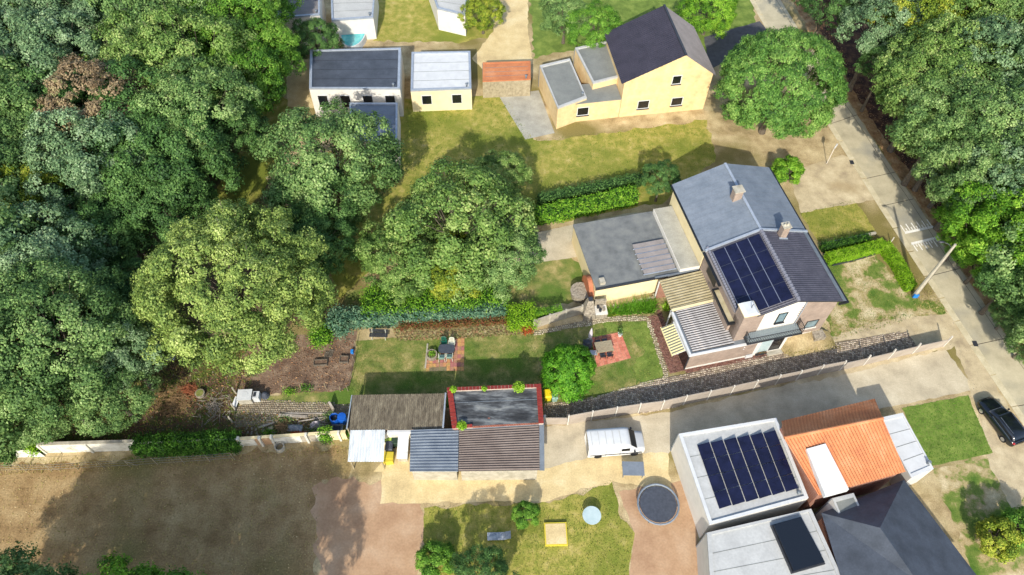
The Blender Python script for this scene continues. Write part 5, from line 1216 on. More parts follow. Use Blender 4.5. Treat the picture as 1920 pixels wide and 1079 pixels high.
hedge("yellow_green_hedge", "tall yellow green shrubbery behind the ivy hedge", [G(690, 584), G(780, 578), G(870, 572), G(945, 566)], 2.6, 2.2, LF['bright'], 120, .17, "shrub", .3)
hedge("lime_shrub", "bright lime green climber mass at the end of the ivy hedge", [G(955, 606), G(1000, 602)], 1.9, 1.6, LF['lime'], 260, .14, "shrub", .2)
hedge("lime_creeper", "thin lime creeper trailing over the low concrete wall", [G(1000, 600), G(1050, 592)], .5, 1.5, LF['bright'], 220, .13, "creeper", .1, False)
hedge("rust_shrub", "low rust orange shrub at the foot of the lime climber", [G(980, 620), G(994, 618)], .8, .55, LF['rust'], 420, .12, "shrub")
hedge("bluish_shrubs", "blue green shrub mass between the big tree and the plot", [G(628, 608), G(655, 618)], 1.6, 1.8, LF['teal'], 200, .18, "shrub", .3)
hedge("plot_corner_shrub", "bright green bush under the edge of the big round tree by the plot", [G(590, 640), G(617, 632)], 1.3, 1.4, LF['bright'], 220, .16, "shrub", .25)
hedge("wall_ivy", "dark green ivy smothering the middle of the white wall", [G(262, 843), G(330, 841), G(400, 838), G(450, 835)], 1.1, 1.5, LF['thuja'], 330, .16, "ivy", .18, tint=(.0, .45))
hedge("wall_shrub", "small lime shrub growing on the white wall near the left edge", [G(66, 846), G(78, 846)], .6, 1.5, LF['lime'], 200, .15, "shrub", .2)
hedge("wall_shrub", "lime bush over the white wall below the blue drums", [G(606, 822), G(622, 822)], .7, 1.4, LF['bright'], 240, .14, "shrub", .15)
hedge("corner_shrub", "green bush at the left picture edge before the white wall", [G(-20, 858), G(28, 858)], 1.0, .6, LF['green'], 220, .16, "shrub", .2)
hedge("neighbour_hedge", "bright green clipped hedge behind the neighbour driveway", [G(1005, 416), G(1190, 376)], 1.3, 1.6, LF['bright'], 110, .2)
hedge("neighbour_hedge", "dark hedge above the bright clipped hedge", [G(1010, 385), G(1200, 345)], .8, 1.4, LF['dark'], 90, .2)

# ------------------------------------------------------------------ trees
hero, heroC = crown("crown", 5, 7.7, 5.6, 120, 36, 34, .2, cl=.5, open_=.2, kk=(.62, .93), lr_=(.1, .21))
lush = [crown("crown", 90 + i, 7.0, 5.4, 90, 32, 30, .2, cl=.5, open_=.2, kk=(.62, .93), lr_=(.11, .23)) for i in range(2)]
big = [crown("crown", 20 + i, 5.9, 4.9, 52, 28, 28, .23, cl=.52, open_=.15, kk=(.58, .92), lr_=(.14, .27)) for i in range(4)]
pine = [crown("crown", 40 + i, 5.2, 4.4, 40, 36, 20, .24, cl=.42, open_=.25) for i in range(2)]
rnd_t, rndC = crown("crown", 51, 6.8, 5.6, 110, 34, 28, .2, cl=.42, open_=.05, kk=(.78, .86), lr_=(.13, .2))
con, conC = crown("crown", 61, 2.25, 2.3, 60, 26, 22, .15, cl=.26, open_=.03, kk=(.7, .85), lr_=(.16, .28))
co_ = np.zeros(len(con.vertices) * 3, np.float32); con.vertices.foreach_get('co', co_); co_ = co_.reshape(-1, 3); tz = np.clip(co_[:, 2:] / 2.2, -1, 1.2); co_[:, :2] *= (1 - .3 * tz); co_[:, 2] *= 1.3; con.vertices.foreach_set('co', co_.reshape(-1))
bark_meshes = {}
def tree(meshC, label, px, py, zc, mat, scale=1.0, group=None, name="tree", rz=None, key=None):
    me, C_ = meshC; g_ = G(px, py, zc); key = (me.name, round(zc / scale, 1))
    t = thing(name, label, "tree", (g_[0], g_[1], 0), rnd.uniform(0, 6.28) if rz is None else rz, group)
    if key not in bark_meshes:
        bark_meshes[key] = trunk_mesh("trunk", 1, zc / scale, C_[:26], len(bark_meshes), .34 if me is not con else .12); bark_meshes[key].materials.append(M['bark'])
    if not me.materials: me.materials.append(mat)
    link("trunk", bark_meshes[key], t); o = link("crown", me, t, (0, 0, zc / scale)); o.material_slots[0].link = 'OBJECT'; o.material_slots[0].material = mat
    t.scale = (scale, scale, scale); return t
tree((hero, heroC), "huge round olive green tree, the largest crown in the left half", 440, 541, 8.5, LF['hero'], 1.0, name="broad_tree", rz=.4)
tree((rnd_t, rndC), "large round green tree standing over the road at the top", 1463, 158, 7.0, LF['round'], .97, name="round_tree")
tree((con, conC), "dense bright green small tree between the two patios", 1067, 692, 2.9, LF['conifer'], 1.0, name="bushy_tree", rz=1.0)
con2 = [crown("crown", 70, 1.7, 1.5, 20, 30, 20, .17, cl=.3, open_=.02)]
# left cluster
L_ = [(70, 500, 8, 'blue', .95, 0, "blue green tree at the left edge, upper of the cluster"), (95, 640, 8.5, 'green', 1.0, 'L0', "broadest green tree at the left edge above the white wall"), (205, 735, 5.5, 'green', .6, 2, "smaller green tree overhanging the brushwood of the wild garden"), (225, 655, 7, 'blue', .62, 3, "blue green crown just left of the wild garden"), (0, 750, 6, 'green', .7, 'L1', "green tree at the left edge nearest the white wall"), (110, 745, 5.5, 'green', .6, 1, "green crown low over the white wall"),
      (55, 375, 7, 'yellow', .8, 1, "yellow green treetop at the left edge above the blue green one"), (155, 460, 6, 'dark', .8, 2, "dark green tree in the shade left of the huge olive tree"), (245, 560, 4.5, 'dark', .6, 3, "small dark tree tucked against the huge olive tree"), (160, 580, 6, 'dark', .65, 0, "dark green crown in the middle of the left cluster"), (215, 420, 5.5, 'dark', .7, 3, "dark crown under the pale woodland above the huge olive tree"), (590, 450, 5, 'dark', .7, 2, "dark green tree right behind the huge olive tree")]
for px, py, z, c_, s, k, lb in L_: tree(lush[int(k[1])] if isinstance(k, str) else big[k], lb, px, py, z, LF[c_], s, name="woodland_tree")
SEEN = {}
def place_label(tone, where, px, py, rows, cols, colw):
    r_ = sum(py > k for k in rows); c_ = sum(px > k for k in cols)
    rw = ("topmost", "high", "upper middle", "middle", "lower middle", "lowest")[min(r_, 5)]
    where = where.replace("of the upper left woodland", "of the northwest wood"); base = "%s %s crown %s %s" % (rw, tone, where, colw[min(c_, len(colw) - 1)])
    SEEN[base] = SEEN.get(base, 0) + 1
    n_ = SEEN[base]; return base if n_ == 1 else base.replace(" crown", " crown, %s," % ("", "", "lower one", "third one", "last one", "outer one")[min(n_, 5)], 1)
# woodland top left
g_ = "trees of the woodland at the upper left"
for i, (px, py, z, c_, s) in enumerate([(20, 20, 9, 'green', 1.1), (110, 0, 9, 'blue', 1.1), (200, 20, 9, 'blue', 1.1), (290, 30, 9, 'green', 1.2), (380, 30, 8, 'green', 1.1), (30, 110, 9, 'blue', 1.1), (110, 120, 9, 'blue', 1.1), (270, 130, 9, 'olive', 1.0), (360, 120, 9, 'olive', 1.1), (440, 60, 8, 'thuja', 1.0),
      (20, 210, 9, 'green', 1.0), (100, 220, 8, 'dark', 1.0), (280, 220, 8, 'dark', 1.1), (370, 210, 9, 'green', .95), (440, 160, 7, 'thuja', .9), (160, 300, 9, 'blue', 1.0), (250, 310, 7, 'dark', 1.0), (340, 300, 7, 'dark', 1.0), (30, 300, 8, 'green', .9), (410, 260, 6, 'dark', .8), (480, 100, 7, 'thuja', .8), (460, 0, 8, 'thuja', 1.0), (90, 330, 7, 'dark', .8), (180, 95, 8, 'blue', .9),
      (300, 385, 6, 'dark', .8), (-70, 60, 9, 'green', 1.2), (-70, 200, 9, 'green', 1.2), (-90, 350, 9, 'green', 1.2), (-100, 520, 9, 'green', 1.3), (-110, 700, 9, 'green', 1.3), (200, -70, 9, 'green', 1.2), (360, -60, 9, 'green', 1.2), (50, -70, 9, 'blue', 1.2)]):
    wl = place_label({'green': "mid green", 'blue': "grey green", 'olive': "olive", 'dark': "dark shaded", 'thuja': "fresh green"}[c_], "of the upper left woodland", px, py, (0, 90, 180, 260, 340), (0, 150, 320, 430), ("at the left edge", "left of the dying tree", "right of the dying tree", "near the clearing", "beside the clearing"))
    tree(big[i % 4], wl, px, py, z, LF[c_], s, group="trees of the upper left woodland", name="woodland_tree")
tree(pine[0], "brown dying tree amid the upper left woodland", 185, 195, 10, LF['brown'], .95, name="dying_tree")
# right wood
for i, (px, py, z, c_, s, k) in enumerate([(1560, -10, 8, 'dark', .7, 0), (1650, 50, 9, 'pine', .85, 0), (1662, 118, 7, 'dark', .5, 1), (1740, 30, 10, 'yellow', .95, 1), (1830, 30, 11, 'olive', 1.0, 2), (1905, 40, 11, 'green', 1.0, 3), (1738, 165, 9, 'olive', .9, 2), (1775, 130, 10, 'olive', 1.0, 3), (1860, 140, 11, 'blue', 1.05, 0), (1950, 150, 11, 'green', 1.0, 1),
      (1778, 262, 7.5, 'olive', .75, 1), (1770, 230, 9, 'green', .85, 0), (1850, 240, 10, 'green', .95, 1), (1930, 255, 10, 'blue', 1.0, 2), (1795, 315, 6, 'bluegreen', .6, 3), (1830, 330, 8, 'green', .8, 0), (1905, 340, 9, 'blue', .9, 1), (1870, 415, 7, 'bright', .78, 2), (1935, 440, 8, 'bright', .9, 3), (1815, 400, 4.5, 'bright', .5, 0), (1905, 520, 6, 'dark', .6, 1), (1950, 560, 5, 'dark', .6, 2), (1855, 480, 4.5, 'bright', .5, 3), (1800, 455, 3, 'bright', .32, 1), (1900, 585, 3, 'green', .35, 0), (1935, 640, 3, 'green', .4, 2),
      (2010, 60, 11, 'green', 1.2, 0), (2020, 220, 11, 'green', 1.2, 1), (2020, 360, 10, 'green', 1.2, 2), (2030, 500, 9, 'green', 1.1, 3), (2060, 640, 7, 'green', .9, 0), (1880, -60, 11, 'green', 1.2, 1), (1730, -70, 10, 'green', 1.1, 2)]):
    cm = {'pine': 'blue', 'bluegreen': 'blue'}.get(c_, c_); mc = pine[k % 2] if c_ in ('pine', 'blue') else big[k]
    wl = place_label({'green': "mid green", 'blue': "feathery grey green", 'olive': "olive green", 'dark': "dark", 'bright': "bright green", 'yellow': "yellowish"}[cm], "of the roadside wood", px, py, (20, 100, 200, 300, 420), (1700, 1800, 1880), ("beside the road", "one crown in", "deep in", "at the right edge"))
    tree(mc, wl, px, py, z, LF[cm], s, group="trees of the wood right of the road", name="forest_tree")
# middle
tree(big[0], "large green tree left of the blue grey annexe in the centre top", 620, 310, 7, LF['green'], 1.1, name="garden_tree")
tree(big[1], "dark green tree just below the large centre top one", 600, 385, 5.5, LF['dark'], .75, name="garden_tree")
tree(big[2], "large light green tree behind the yellow green shrubbery", 860, 430, 5.5, LF['olive'], 1.15, name="garden_tree")
tree(big[3], "light green tree left of the large light green one", 755, 480, 4.5, LF['olive'], .75, name="garden_tree")
tree(big[0], "green tree right of the large light green one", 940, 480, 4.5, LF['green'], .65, name="garden_tree")
tree(big[1], "yellow green tree directly behind the ivy hedge", 850, 500, 3.6, LF['yellow'], .6, name="garden_tree")
tree(big[3], "olive tree in the far lawn shade", 940, 330, 4, LF['olive'], .5, name="garden_tree")
tree(big[2], "dark green tree behind the attached house", 1240, 335, 3.5, LF['dark'], .35, name="garden_tree")
tree(big[3], "yellow green shrub tree by the tan lane at the top", 905, 25, 3, LF['yellow'], .45, name="garden_tree")
tree(big[1], "green tree at the top right of the tan lane", 1060, 30, 4, LF['green'], .55, name="garden_tree")
tree(big[2], "green tree left of the dark purple roof", 1115, 55, 4, LF['thuja'], .6, name="garden_tree")
tree(big[0], "bright green tree between dark roof and road at the top", 1330, 20, 3.5, LF['bright'], .6, name="garden_tree")
tree(con2[0], "small bright bush tree beside the attached house", 1475, 320, 1.5, LF['bright'], .9, name="small_tree")
tree(big[3], "dark garden tree left of the turquoise pool", 590, 75, 4, LF['dark'], .5, name="garden_tree")
tree(big[1], "dark garden tree at the bottom of the lawn in the centre bottom", 905, 1085, 3, LF['dark'], .4, name="garden_tree")
tree(con2[0], "small green shrub on the bottom lawn left side", 815, 1050, 1.2, LF['thuja'], .8, name="small_tree")
tree(con2[0], "small green shrub in the middle of the bottom lawn", 985, 965, 1.2, LF['thuja'], .6, name="small_tree")
tree(con2[0], "pale green shrub at the lower right edge", 1870, 1010, 1.5, LF['yellow'], .9, name="small_tree")
tree(con2[0], "green shrub at the right edge of the bottom right yard", 1915, 990, 1.2, LF['thuja'], .9, name="small_tree")
# bottom left, partly outside the frame
for i, (x, y, z, c_, s, lb) in enumerate([(-33, 9, 7, 'green', .8, "bluish tree at the bottom left corner"), (-26, 8.6, 7, 'bright', .8, "yellow green tree at the bottom edge, left"), (-20.5, 8.0, 8, 'thuja', .85, "green tree at the bottom edge right of the yellow green one"), (-30, 3, 10, 'green', 1.2, "tall tree just below the picture at the left"), (-23, 2.5, 10, 'green', 1.2, "tall tree just below the picture right of the first"), (-17.5, 5, 8.5, 'green', .75, "tall tree just below the dark field shade")]):
    me, C_ = big[i % 4]; t = tree(big[i % 4], lb, 500, 500, z, LF[c_], s, name="corner_tree"); t.location = (x, y, 0)

# ------------------------------------------------------------------ neighbouring buildings
def flat_block(name, label, ps, z, wallm, roofm, edge=.18, edgem=None, wins=0, cat="house", sill_side=True):
    """flat roofed block: the four roof corners are read at roof height"""
    q = [G(p[0], p[1], z) for p in ps]; c_ = (sum(a[0] for a in q) / 4, sum(a[1] for a in q) / 4)
    t = thing(name, label, cat, (*c_, 0)); L = [(a[0] - c_[0], a[1] - c_[1]) for a in q]
    MB().prism(L, 0, z - .05).build("wall", wallm, t)
    k = [Vector(a) * (1 - .35 / max(Vector(a).length, 1)) for a in L]; MB().prism([tuple(a) for a in k], z - .05, z + .01).build("roof", roofm, t)
    for i in range(4):
        a, b_ = Vector(L[i]), Vector(L[(i + 1) % 4]); e, f_ = k[i], k[(i + 1) % 4]
        MB().slab([(*a, z + edge), (*b_, z + edge), (*f_, z + edge), (*e, z + edge)], edge + .04).build("roof_edge", edgem or M['flash'], t)
    for j in (1, 2, 3):
        e, f_ = k[0].lerp(k[3], j / 4), k[1].lerp(k[2], j / 4); n2 = (k[3] - k[0]).normalized() * .05
        MB().slab([(*e, z + .02), (*f_, z + .02), (*(f_ + n2), z + .02), (*(e + n2), z + .02)], .02).build("felt_seam", M['dark'] if roofm is M['slate'] else M['midroof'], t)
    vp = k[0].lerp(k[2], .955); MB().cyl((0, 0, z), (0, 0, z + .4), .1, .1, 8).cyl((0, 0, z + .4), (0, 0, z + .46), .17, .12, 8).build("roof_vent", M['zinc'], t, (vp.x, vp.y, 0))
    dp = Vector(L[0]) * 1.0; MB().cyl((dp.x, dp.y, .05), (dp.x, dp.y, z - .1), .06).build("downspout", M['zinc'], t)
    # windows on the south side: the edge whose ends are lowest
    i = min(range(4), key=lambda i: L[i][1] + L[(i + 1) % 4][1]); a, b_ = Vector(L[i]), Vector(L[(i + 1) % 4])
    if a.x > b_.x: a, b_ = b_, a
    d = b_ - a; an = math.atan2(d.y, d.x)
    for k_ in range(wins):
        p = a + d * ((k_ + .5) / wins); fr = MB().box(-.6, .6, -.05, -.005, z * .35, z * .8).build("window", M['white'], t, (p.x, p.y, 0), an)
        MB().box(-.52, .52, -.07, -.052, z * .35 + .08, z * .8 - .08).build("pane", M['glass_dark'], fr)
    return t, L
flat_block("neighbour_house", "long grey flat roofed house at the centre top left", [(582, 96), (752, 92), (750, 168), (580, 168)], 4, M['stucco'], M['slate'], wins=4)
flat_block("annexe", "blue grey roofed annexe in front of the long grey house", [(655, 195), (746, 195), (745, 275), (660, 262)], 3, M['stucco'], M['nroof'])
flat_block("white_annexe", "white flat roofed building beside the long grey house", [(772, 100), (882, 98), (884, 168), (770, 172)], 3, M['cream'], M['white'], wins=2)
flat_block("orange_shed", "shed with orange roof right of the white flat roof", [(905, 118), (995, 115), (995, 150), (905, 154)], 2.4, M['wood'], M['orange'], .06, M['orange'], cat="shed")
flat_block("top_house", "pale house at the very top left of the turquoise pool", [(515, -30), (600, -30), (600, 30), (520, 36)], 4, M['stucco'], M['greyroof'], cat="house")
flat_block("top_garage", "pale grey garage left of the north lawn at the top", [(620, -25), (705, -25), (700, 35), (622, 40)], 3, M['stucco'], M['lightroof'], cat="garage")
flat_block("top_shed", "pale building between lawn and lime shrub at the top", [(800, -40), (880, -40), (872, 30), (820, 18)], 3, M['stucco'], M['lightroof'], cat="shed")
flat_block("grey_wing", "lower grey flat roofed wing of the yellow house", [(1012, 125), (1068, 112), (1100, 185), (1046, 205)], 3, M['yellow'], M['midroof'], edgem=M['lightroof'])
flat_block("pale_wing", "light grey flat roofed part between grey wing and dark roof", [(1078, 92), (1150, 76), (1185, 140), (1112, 158)], 3.6, M['yellow'], M['midroof'], edgem=M['lightroof'])
# yellow gabled house
def gable_house(name, label, base, ang, w_, d, ze, zr, wallm, rw, re_, ridge_u=None, wins=()):
    t = thing(name, label, "house", (*base, 0), ang); ru = ridge_u or w_ / 2
    pts = [(0, 0), (w_, 0), (w_, ze), (ru, zr), (0, ze)]; v = [(u, 0, z) for u, z in pts] + [(u, d, z) for u, z in pts]
    MB().add(v, [(0, 1, 2, 3, 4), (9, 8, 7, 6, 5)] + [(i, i + 5, (i + 1) % 5 + 5, (i + 1) % 5) for i in range(5)]).build("wall", wallm, t)
    sw = (zr - ze) / ru; se = (zr - ze) / (w_ - ru); o_ = .4
    tile_roof([(ru, -.3, zr + .1), (ru, d + .3, zr + .1), (-o_, d + .3, ze - sw * o_ + .1), (-o_, -.3, ze - sw * o_ + .1)], 30, 14, .03).build("roof_tiles", rw, t)["kind"] = "stuff"
    tile_roof([(ru, -.3, zr + .1), (ru, d + .3, zr + .1), (w_ + o_, d + .3, ze - se * o_ + .1), (w_ + o_, -.3, ze - se * o_ + .1)], 30, 14, .03).build("roof_tiles", re_, t)["kind"] = "stuff"
    MB().box(ru - .12, ru + .12, -.3, d + .3, zr + .1, zr + .22).build("ridge_cap", M['dark'], t)
    for u0, u1, z0, z1 in wins: window(t, u0, u1, z0, z1, 0, .08, M['white'], M['glass_dark'])
    return t
g0 = G(1160, 220); g1 = G(1318, 205); an = math.atan2(g1[1] - g0[1], g1[0] - g0[0])
gable_house("yellow_house", "yellow rendered gabled house with dark and grey roof slopes at the top", g0[:2], an, math.dist(g0, g1), 8.5, 5.2, 8.2, M['yellow'], M['darkroof'], M['greyroof'], math.dist(g0, g1) * .62, wins=((2, 3.4, 1, 2.2), (6, 7.4, 1, 2.2), (5.5, 6.6, 4.2, 5.4)))
g0 = G(1048, 232); g1 = G(1160, 220); b = math.dist(g0, g1); t = thing("yellow_garden_wing", "low yellow rendered wing joining the grey flat roofs", "house", g0, math.atan2(g1[1] - g0[1], g1[0] - g0[0])); MB().box(0, b - .05, 0, 3, 0, 2.7).build("wall", M['yellow'], t); MB().box(-.1, b - .05, -.1, 3.05, 2.7, 2.8).build("roof", M['midroof'], t); window(t, 2, 3.4, .9, 2.1, 0, .08, M['white'], M['glass_dark'])
# turquoise pool
t = thing("paddling_pool", "oval turquoise pool on the lawn at the top", "pool", G(665, 72)); pl = [(1.6 * math.cos(a), 2.9 * math.sin(a)) for a in np.linspace(0, 2 * PI, 28, endpoint=False)]
MB().prism(pl, 0, .9).build("pool_wall", M['white'], t); MB().prism([(x * .92, y * .95) for x, y in pl], .9, .93).build("water", M['water'], t)
# bottom right buildings
SH, L = flat_block("solar_roof_house", "light grey flat roofed house carrying rows of solar panels at the lower right", [(1272, 815), (1455, 785), (1515, 935), (1330, 985)], 3.4, M['stucco'], M['lightroof'], .15, M['white'])
a, b_, c_, d_ = [Vector(p) for p in L]
for i in range(6):
    for j in range(4):
        def Q(u, v): return a.lerp(b_, u).lerp(d_.lerp(c_, u), v)
        u0, u1 = .14 + i * .135, .14 + i * .135 + .115; v0, v1 = .16 + j * .18, .16 + j * .18 + .172
        MB().slab([(*Q(u0, v0), 3.5), (*Q(u1, v0), 3.72), (*Q(u1, v1), 3.72), (*Q(u0, v1), 3.5)], .04).build("solar_panel", M['solar'], SH)
OR = thing("orange_roof_house", "house with a broad orange tiled roof at the lower right", "house")
q = [G(1465, 790, 5.0), G(1640, 748, 5.0), G(1698, 885, 4.6), G(1592, 915, 4.6)]
qb = [G(1465, 790, 5.0), G(1640, 748, 5.0), G(1698, 885, 4.6), G(1535, 930, 4.6)]
MB().prism([p[:2] for p in inset(qb, .3)], 0, 4.5).build("wall", M['brick_red'], OR)
ri = [Vector(G(1470, 822, 6.2)), Vector(G(1655, 785, 6.2))]
tile_roof([tuple(ri[0]), tuple(ri[1]), qb[1], qb[0]], 30, 6, .04).build("roof_tiles", M['orange'], OR)["kind"] = "stuff"
tile_roof([tuple(ri[0]), tuple(ri[1]), qb[2], qb[3]], 30, 12, .04).build("roof_tiles", M['orange'], OR)["kind"] = "stuff"
MB().cyl(ri[0] + Vector((0, 0, .05)), ri[1] + Vector((0, 0, .05)), .14, .14, 8).build("ridge_cap", M['orange'], OR)
gw = G(1525, 835, 5.8); MB().slab([G(1512, 842, 6.0), G(1548, 832, 6.0), G(1592, 918, 5.4), G(1548, 930, 5.4)], .5).build("white_dormer", M['white'], OR)
flat_block("white_porch", "long narrow white roofed porch right of the orange roof", [(1646, 785), (1692, 775), (1750, 880), (1708, 897)], 3.0, M['stucco'], M['white'], .08, M['white'])
flat_block("white_flat_extension", "white flat roof with a dark roof light at the bottom right", [(1325, 1000), (1520, 955), (1590, 1110), (1335, 1150)], 3.6, M['stucco'], M['lightroof'], .12, M['lightroof'])
t = thing("dark_rooflight", "large dark glazed roof light on the white flat roof", "roof light", G(1492, 1020, 3.62), .2); MB().prism([(-1.1, -1.9), (1.4, -1.7), (1.0, 1.7), (-1.3, 1.5)], 0, .45).build("glass", M['glass_dark'], t); MB().prism([(-1.2, -2.0), (1.5, -1.8), (1.1, 1.8), (-1.4, 1.6)], 0, .2).build("frame", M['dark'], t)
SL = thing("slate_house", "large dark slate hipped roof at the bottom right corner", "house")
qb = [G(1540, 962, 3.8), G(1695, 900, 3.8), G(1870, 1130, 3.8), G(1600, 1160, 3.8)]; MB().prism([p[:2] for p in inset(qb, .3)], 0, 3.75).build("wall", M['brick_red'], SL)
r0, r1 = G(1650, 990, 6.4), G(1720, 1090, 6.4)
for f_ in ([r0, qb[0], qb[1]], [r0, qb[1], qb[2], r1], [r1, qb[2], qb[3]], [r1, qb[3], qb[0], r0]):
    MB().add([tuple(p) for p in f_], [tuple(range(len(f_)))]).build("roof_slope", M['slate'], SL)
flat_block("grey_lean_to", "pale grey strip roof between orange and slate roofs", [(1560, 935), (1600, 925), (1640, 1010), (1600, 1030)], 4.3, M['stucco'], M['midroof'], .05, M['lightroof'])
# furniture of the neighbours
t = thing("trampoline", "round dark trampoline on the neighbour terrace", "trampoline", G(1232, 950)); MB().cyl((0, 0, .55), (0, 0, .58), 1.5, 1.5, 24).build("mat", M['greyplastic'], t); MB().tube([(1.65 * math.cos(k * PI / 12), 1.65 * math.sin(k * PI / 12), .58) for k in range(25)], .09).build("rim", M['blue_metal'], t)
for k in range(6): MB().cyl((1.6 * math.cos(k * 1.047), 1.6 * math.sin(k * 1.047), 0), (1.6 * math.cos(k * 1.047), 1.6 * math.sin(k * 1.047), .58), .03).build("leg", M['zinc'], t)
t = thing("sand_box", "square yellow sand box on the bottom lawn", "sandbox", G(1042, 1003), .05); MB().box(-.9, .9, -.9, .9, 0, .25).build("frame", M['yellowold'], t); MB().box(-.8, .8, -.8, .8, .25, .27).build("sand", M['pave_tan'], t)
t = thing("garden_table", "round pale glass table on the bottom lawn", "table", G(1108, 972)); MB().cyl((0, 0, .7), (0, 0, .74), .75, .75, 20).build("tabletop", M['glass_pale'], t); MB().cyl((0, 0, 0), (0, 0, .7), .08).build("leg", M['zinc'], t); MB().cyl((0, 0, 0), (0, 0, .05), .35).build("foot", M['zinc'], t)
t = thing("sun_lounger", "pale sun lounger on the bottom lawn", "lounger", G(935, 1008), .05); MB().box(-.9, .4, -.3, .3, .3, .36).build("seat", M['greytarp'], t); MB().slab([(.4, -.3, .36), (.95, -.3, .7), (.95, .3, .7), (.4, .3, .36)], .06).build("backrest", M['greytarp'], t)
for x in (-.8, .35):
    for y in (-.25, .25): MB().cyl((x, y, 0), (x, y, .3), .025).build("leg", M['zinc'], t)
t = thing("garden_table", "low grey table beside the white van", "table", G(1185, 885)); MB().box(-.9, .9, -.6, .6, .7, .75).build("tabletop", M['nroof'], t)
for x in (-.8, .8):
    for y in (-.5, .5): MB().cyl((x, y, 0), (x, y, .7), .04).build("leg", M['zinc'], t)

# ------------------------------------------------------------------ vehicles
def loft(secs, mat, name, parent, smooth=True):
    """secs: list of rings (same count) -> closed body"""
    n = len(secs[0]); v = [p for s_ in secs for p in s_]; f = []
    for j in range(len(secs) - 1):
        for i in range(n - 1): f.append((j * n + i, j * n + i + 1, (j + 1) * n + i + 1, (j + 1) * n + i))
    f.append(tuple(range(n))); f.append(tuple(range((len(secs) - 1) * n, len(secs) * n))[::-1])
    return MB().add(v, f).build(name, mat, parent, smooth=smooth)
car = thing("parked_car", "black estate car parked beside the gutter at the right edge", "car", (0, 0, 0))
def cring(x, hw, zb, zs, zt, k=.93):
    """cross-section from left sill over the top to right sill"""
    return [(x, hw * .93, zb), (x, hw, zb + .22), (x, hw, zs - .08), (x, hw * k, zs), (x, hw * .6, zt), (x, 0, zt + .02), (x, -hw * .6, zt), (x, -hw * k, zs), (x, -hw, zs - .08), (x, -hw, zb + .22), (x, -hw * .93, zb)]
loft([cring(x, w_, zb, zs, zt) for x, w_, zb, zs, zt in ((2.27, .52, .35, .5, .55), (2.2, .72, .25, .6, .66), (1.9, .85, .22, .72, .79), (1.3, .89, .2, .82, .9), (.8, .9, .2, .88, .95), (0, .91, .2, .92, .96), (-1.2, .91, .2, .94, .98), (-1.9, .88, .22, .93, .98), (-2.15, .8, .28, .85, .95), (-2.25, .68, .35, .7, .8))], M['carpaint'], "body", car)
def kring(x, wb, wt, zb, zt): return [(x, wb, zb), (x, (wb + wt) / 2 + .02, (zb + zt) / 2), (x, wt, zt - .03), (x, wt * .7, zt), (x, 0, zt + .02), (x, -wt * .7, zt), (x, -wt, zt - .03), (x, -(wb + wt) / 2 - .02, (zb + zt) / 2), (x, -wb, zb)]
loft([kring(x, a, b_, c_, d_) for x, a, b_, c_, d_ in ((1.0, .76, .7, .9, .93), (.45, .82, .66, .9, 1.28), (.1, .83, .64, .9, 1.4), (-1.6, .82, .62, .92, 1.38), (-1.95, .78, .62, .92, 1.15), (-2.1, .72, .6, .9, .97))], M['glass_dark'], "windows", car)
loft([kring(x, b_ + .015, b_, d_ - .03, d_) for x, b_, d_ in ((.32, .63, 1.36), (.1, .66, 1.43), (-.8, .67, 1.45), (-1.6, .65, 1.42), (-1.95, .6, 1.2), (-2.1, .58, 1.02))], M['carpaint'], "roof", car)
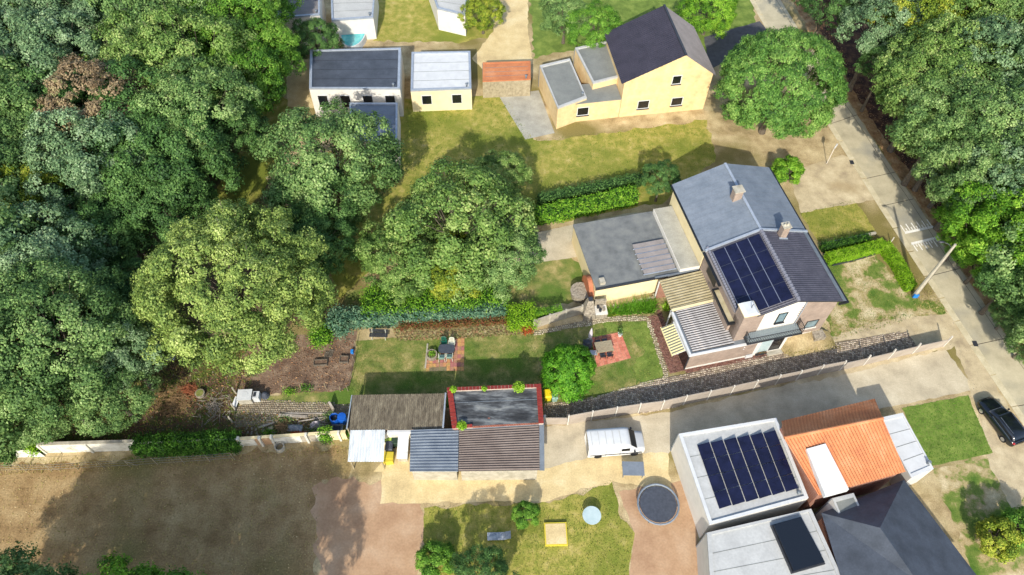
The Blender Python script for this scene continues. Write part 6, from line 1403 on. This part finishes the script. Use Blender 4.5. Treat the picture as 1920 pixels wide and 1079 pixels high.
for s in (-1, 1):
    MB().tube([(.5, s * .83, .97), (-1.7, s * .85, .98)], .014).build("window_trim", M['chrome'], car); MB().tube([(.1, s * .6, 1.44), (-1.5, s * .6, 1.43)], .02).build("roof_rail", M['chrome'], car)
    MB().dome((.62, s * 1.0, .95), .1, .12, .08, 8, 4, True).build("wing_mirror", M['carpaint'], car)
    MB().add([(2.1, s * .5, .62), (2.12, s * .74, .6), (1.75, s * .83, .72), (1.78, s * .68, .76)], [(0, 1, 2, 3)]).build("headlight", M['glass_pale'], car)
    MB().dome((-2.12, s * .68, .82), .14, .14, .1, 8, 4, True).build("tail_light", M['redlamp'], car)
    for x in (1.4, -1.4):
        wh = MB().cyl((x, s * .74, .32), (x, s * .93, .32), .32, .32, 18).build("wheel", M['tyre'], car); MB().cyl((x, s * .93, .32), (x, s * .945, .32), .2, .2, 12).build("rim", M['chrome'], wh)
MB().tube([(1.02, -.7, .95), (1.0, 0, .97), (1.02, .7, .95)], .012).build("wiper_line", M['chrome'], car)
a, b_ = Vector(G(1842, 756)), Vector(G(1902, 834)); mid = (a + b_) / 2; car.location = (mid.x, mid.y, .012); d = a - b_; car.rotation_euler = (0, 0, math.atan2(d.y, d.x)); 
# white van
van = thing("parked_van", "white van parked beyond the fence at the top of the concrete drive", "van", (0, 0, 0))
loft([kring(x, hw, hw * .93, .3, z) for x, hw, z in ((2.5, .7, .75), (2.4, .85, 1.0), (1.7, .92, 1.15), (1.1, .93, 1.85), (.8, .94, 1.95), (-2.3, .94, 1.98), (-2.4, .9, 1.9))], M['white'], "body", van)
MB().slab([(1.72, -.78, 1.2), (1.72, .78, 1.2), (1.12, .76, 1.88), (1.12, -.76, 1.88)][::-1], .02).build("windscreen", M['glass_dark'], van, (.03, 0, .03))
for s in (-1, 1):
    MB().box(.4, 1.1, s * .93 - .01, s * .93 + .02 * s + .01, 1.15, 1.6).build("side_window", M['glass_dark'], van); MB().dome((1.5, s * 1.05, 1.2), .1, .12, .14, 8, 4, True).build("wing_mirror", M['dark'], van); MB().dome((2.35, s * .6, .8), .1, .16, .1, 8, 4, True).build("headlight", M['glass_pale'], van)
    for x in (1.6, -1.5): MB().cyl((x, s * .75, .33), (x, s * .95, .33), .33, .33, 16).build("wheel", M['tyre'], van)
for k in range(5): MB().box(-2.1 + k * .6, -2.05 + k * .6, -.6, .6, 1.975, 2.0).build('roof_rib', M['lightroof'], van)
for s in (-1, 1):
    MB().box(.3, .32, s * .955 - .01, s * .955 + .01, .45, 1.75).build('door_seam', M['dark'], van); MB().box(-.9, -.88, s * .955 - .01, s * .955 + .01, .45, 1.75).build('door_seam', M['dark'], van); MB().box(-2.2, 2.2, s * .965 - .012, s * .965 + .012, .62, .72).build('rubbing_strip', M['dark'], van)
g_ = G(1150, 838); van.location = (g_[0], g_[1], .01); van.rotation_euler = (0, 0, .1)
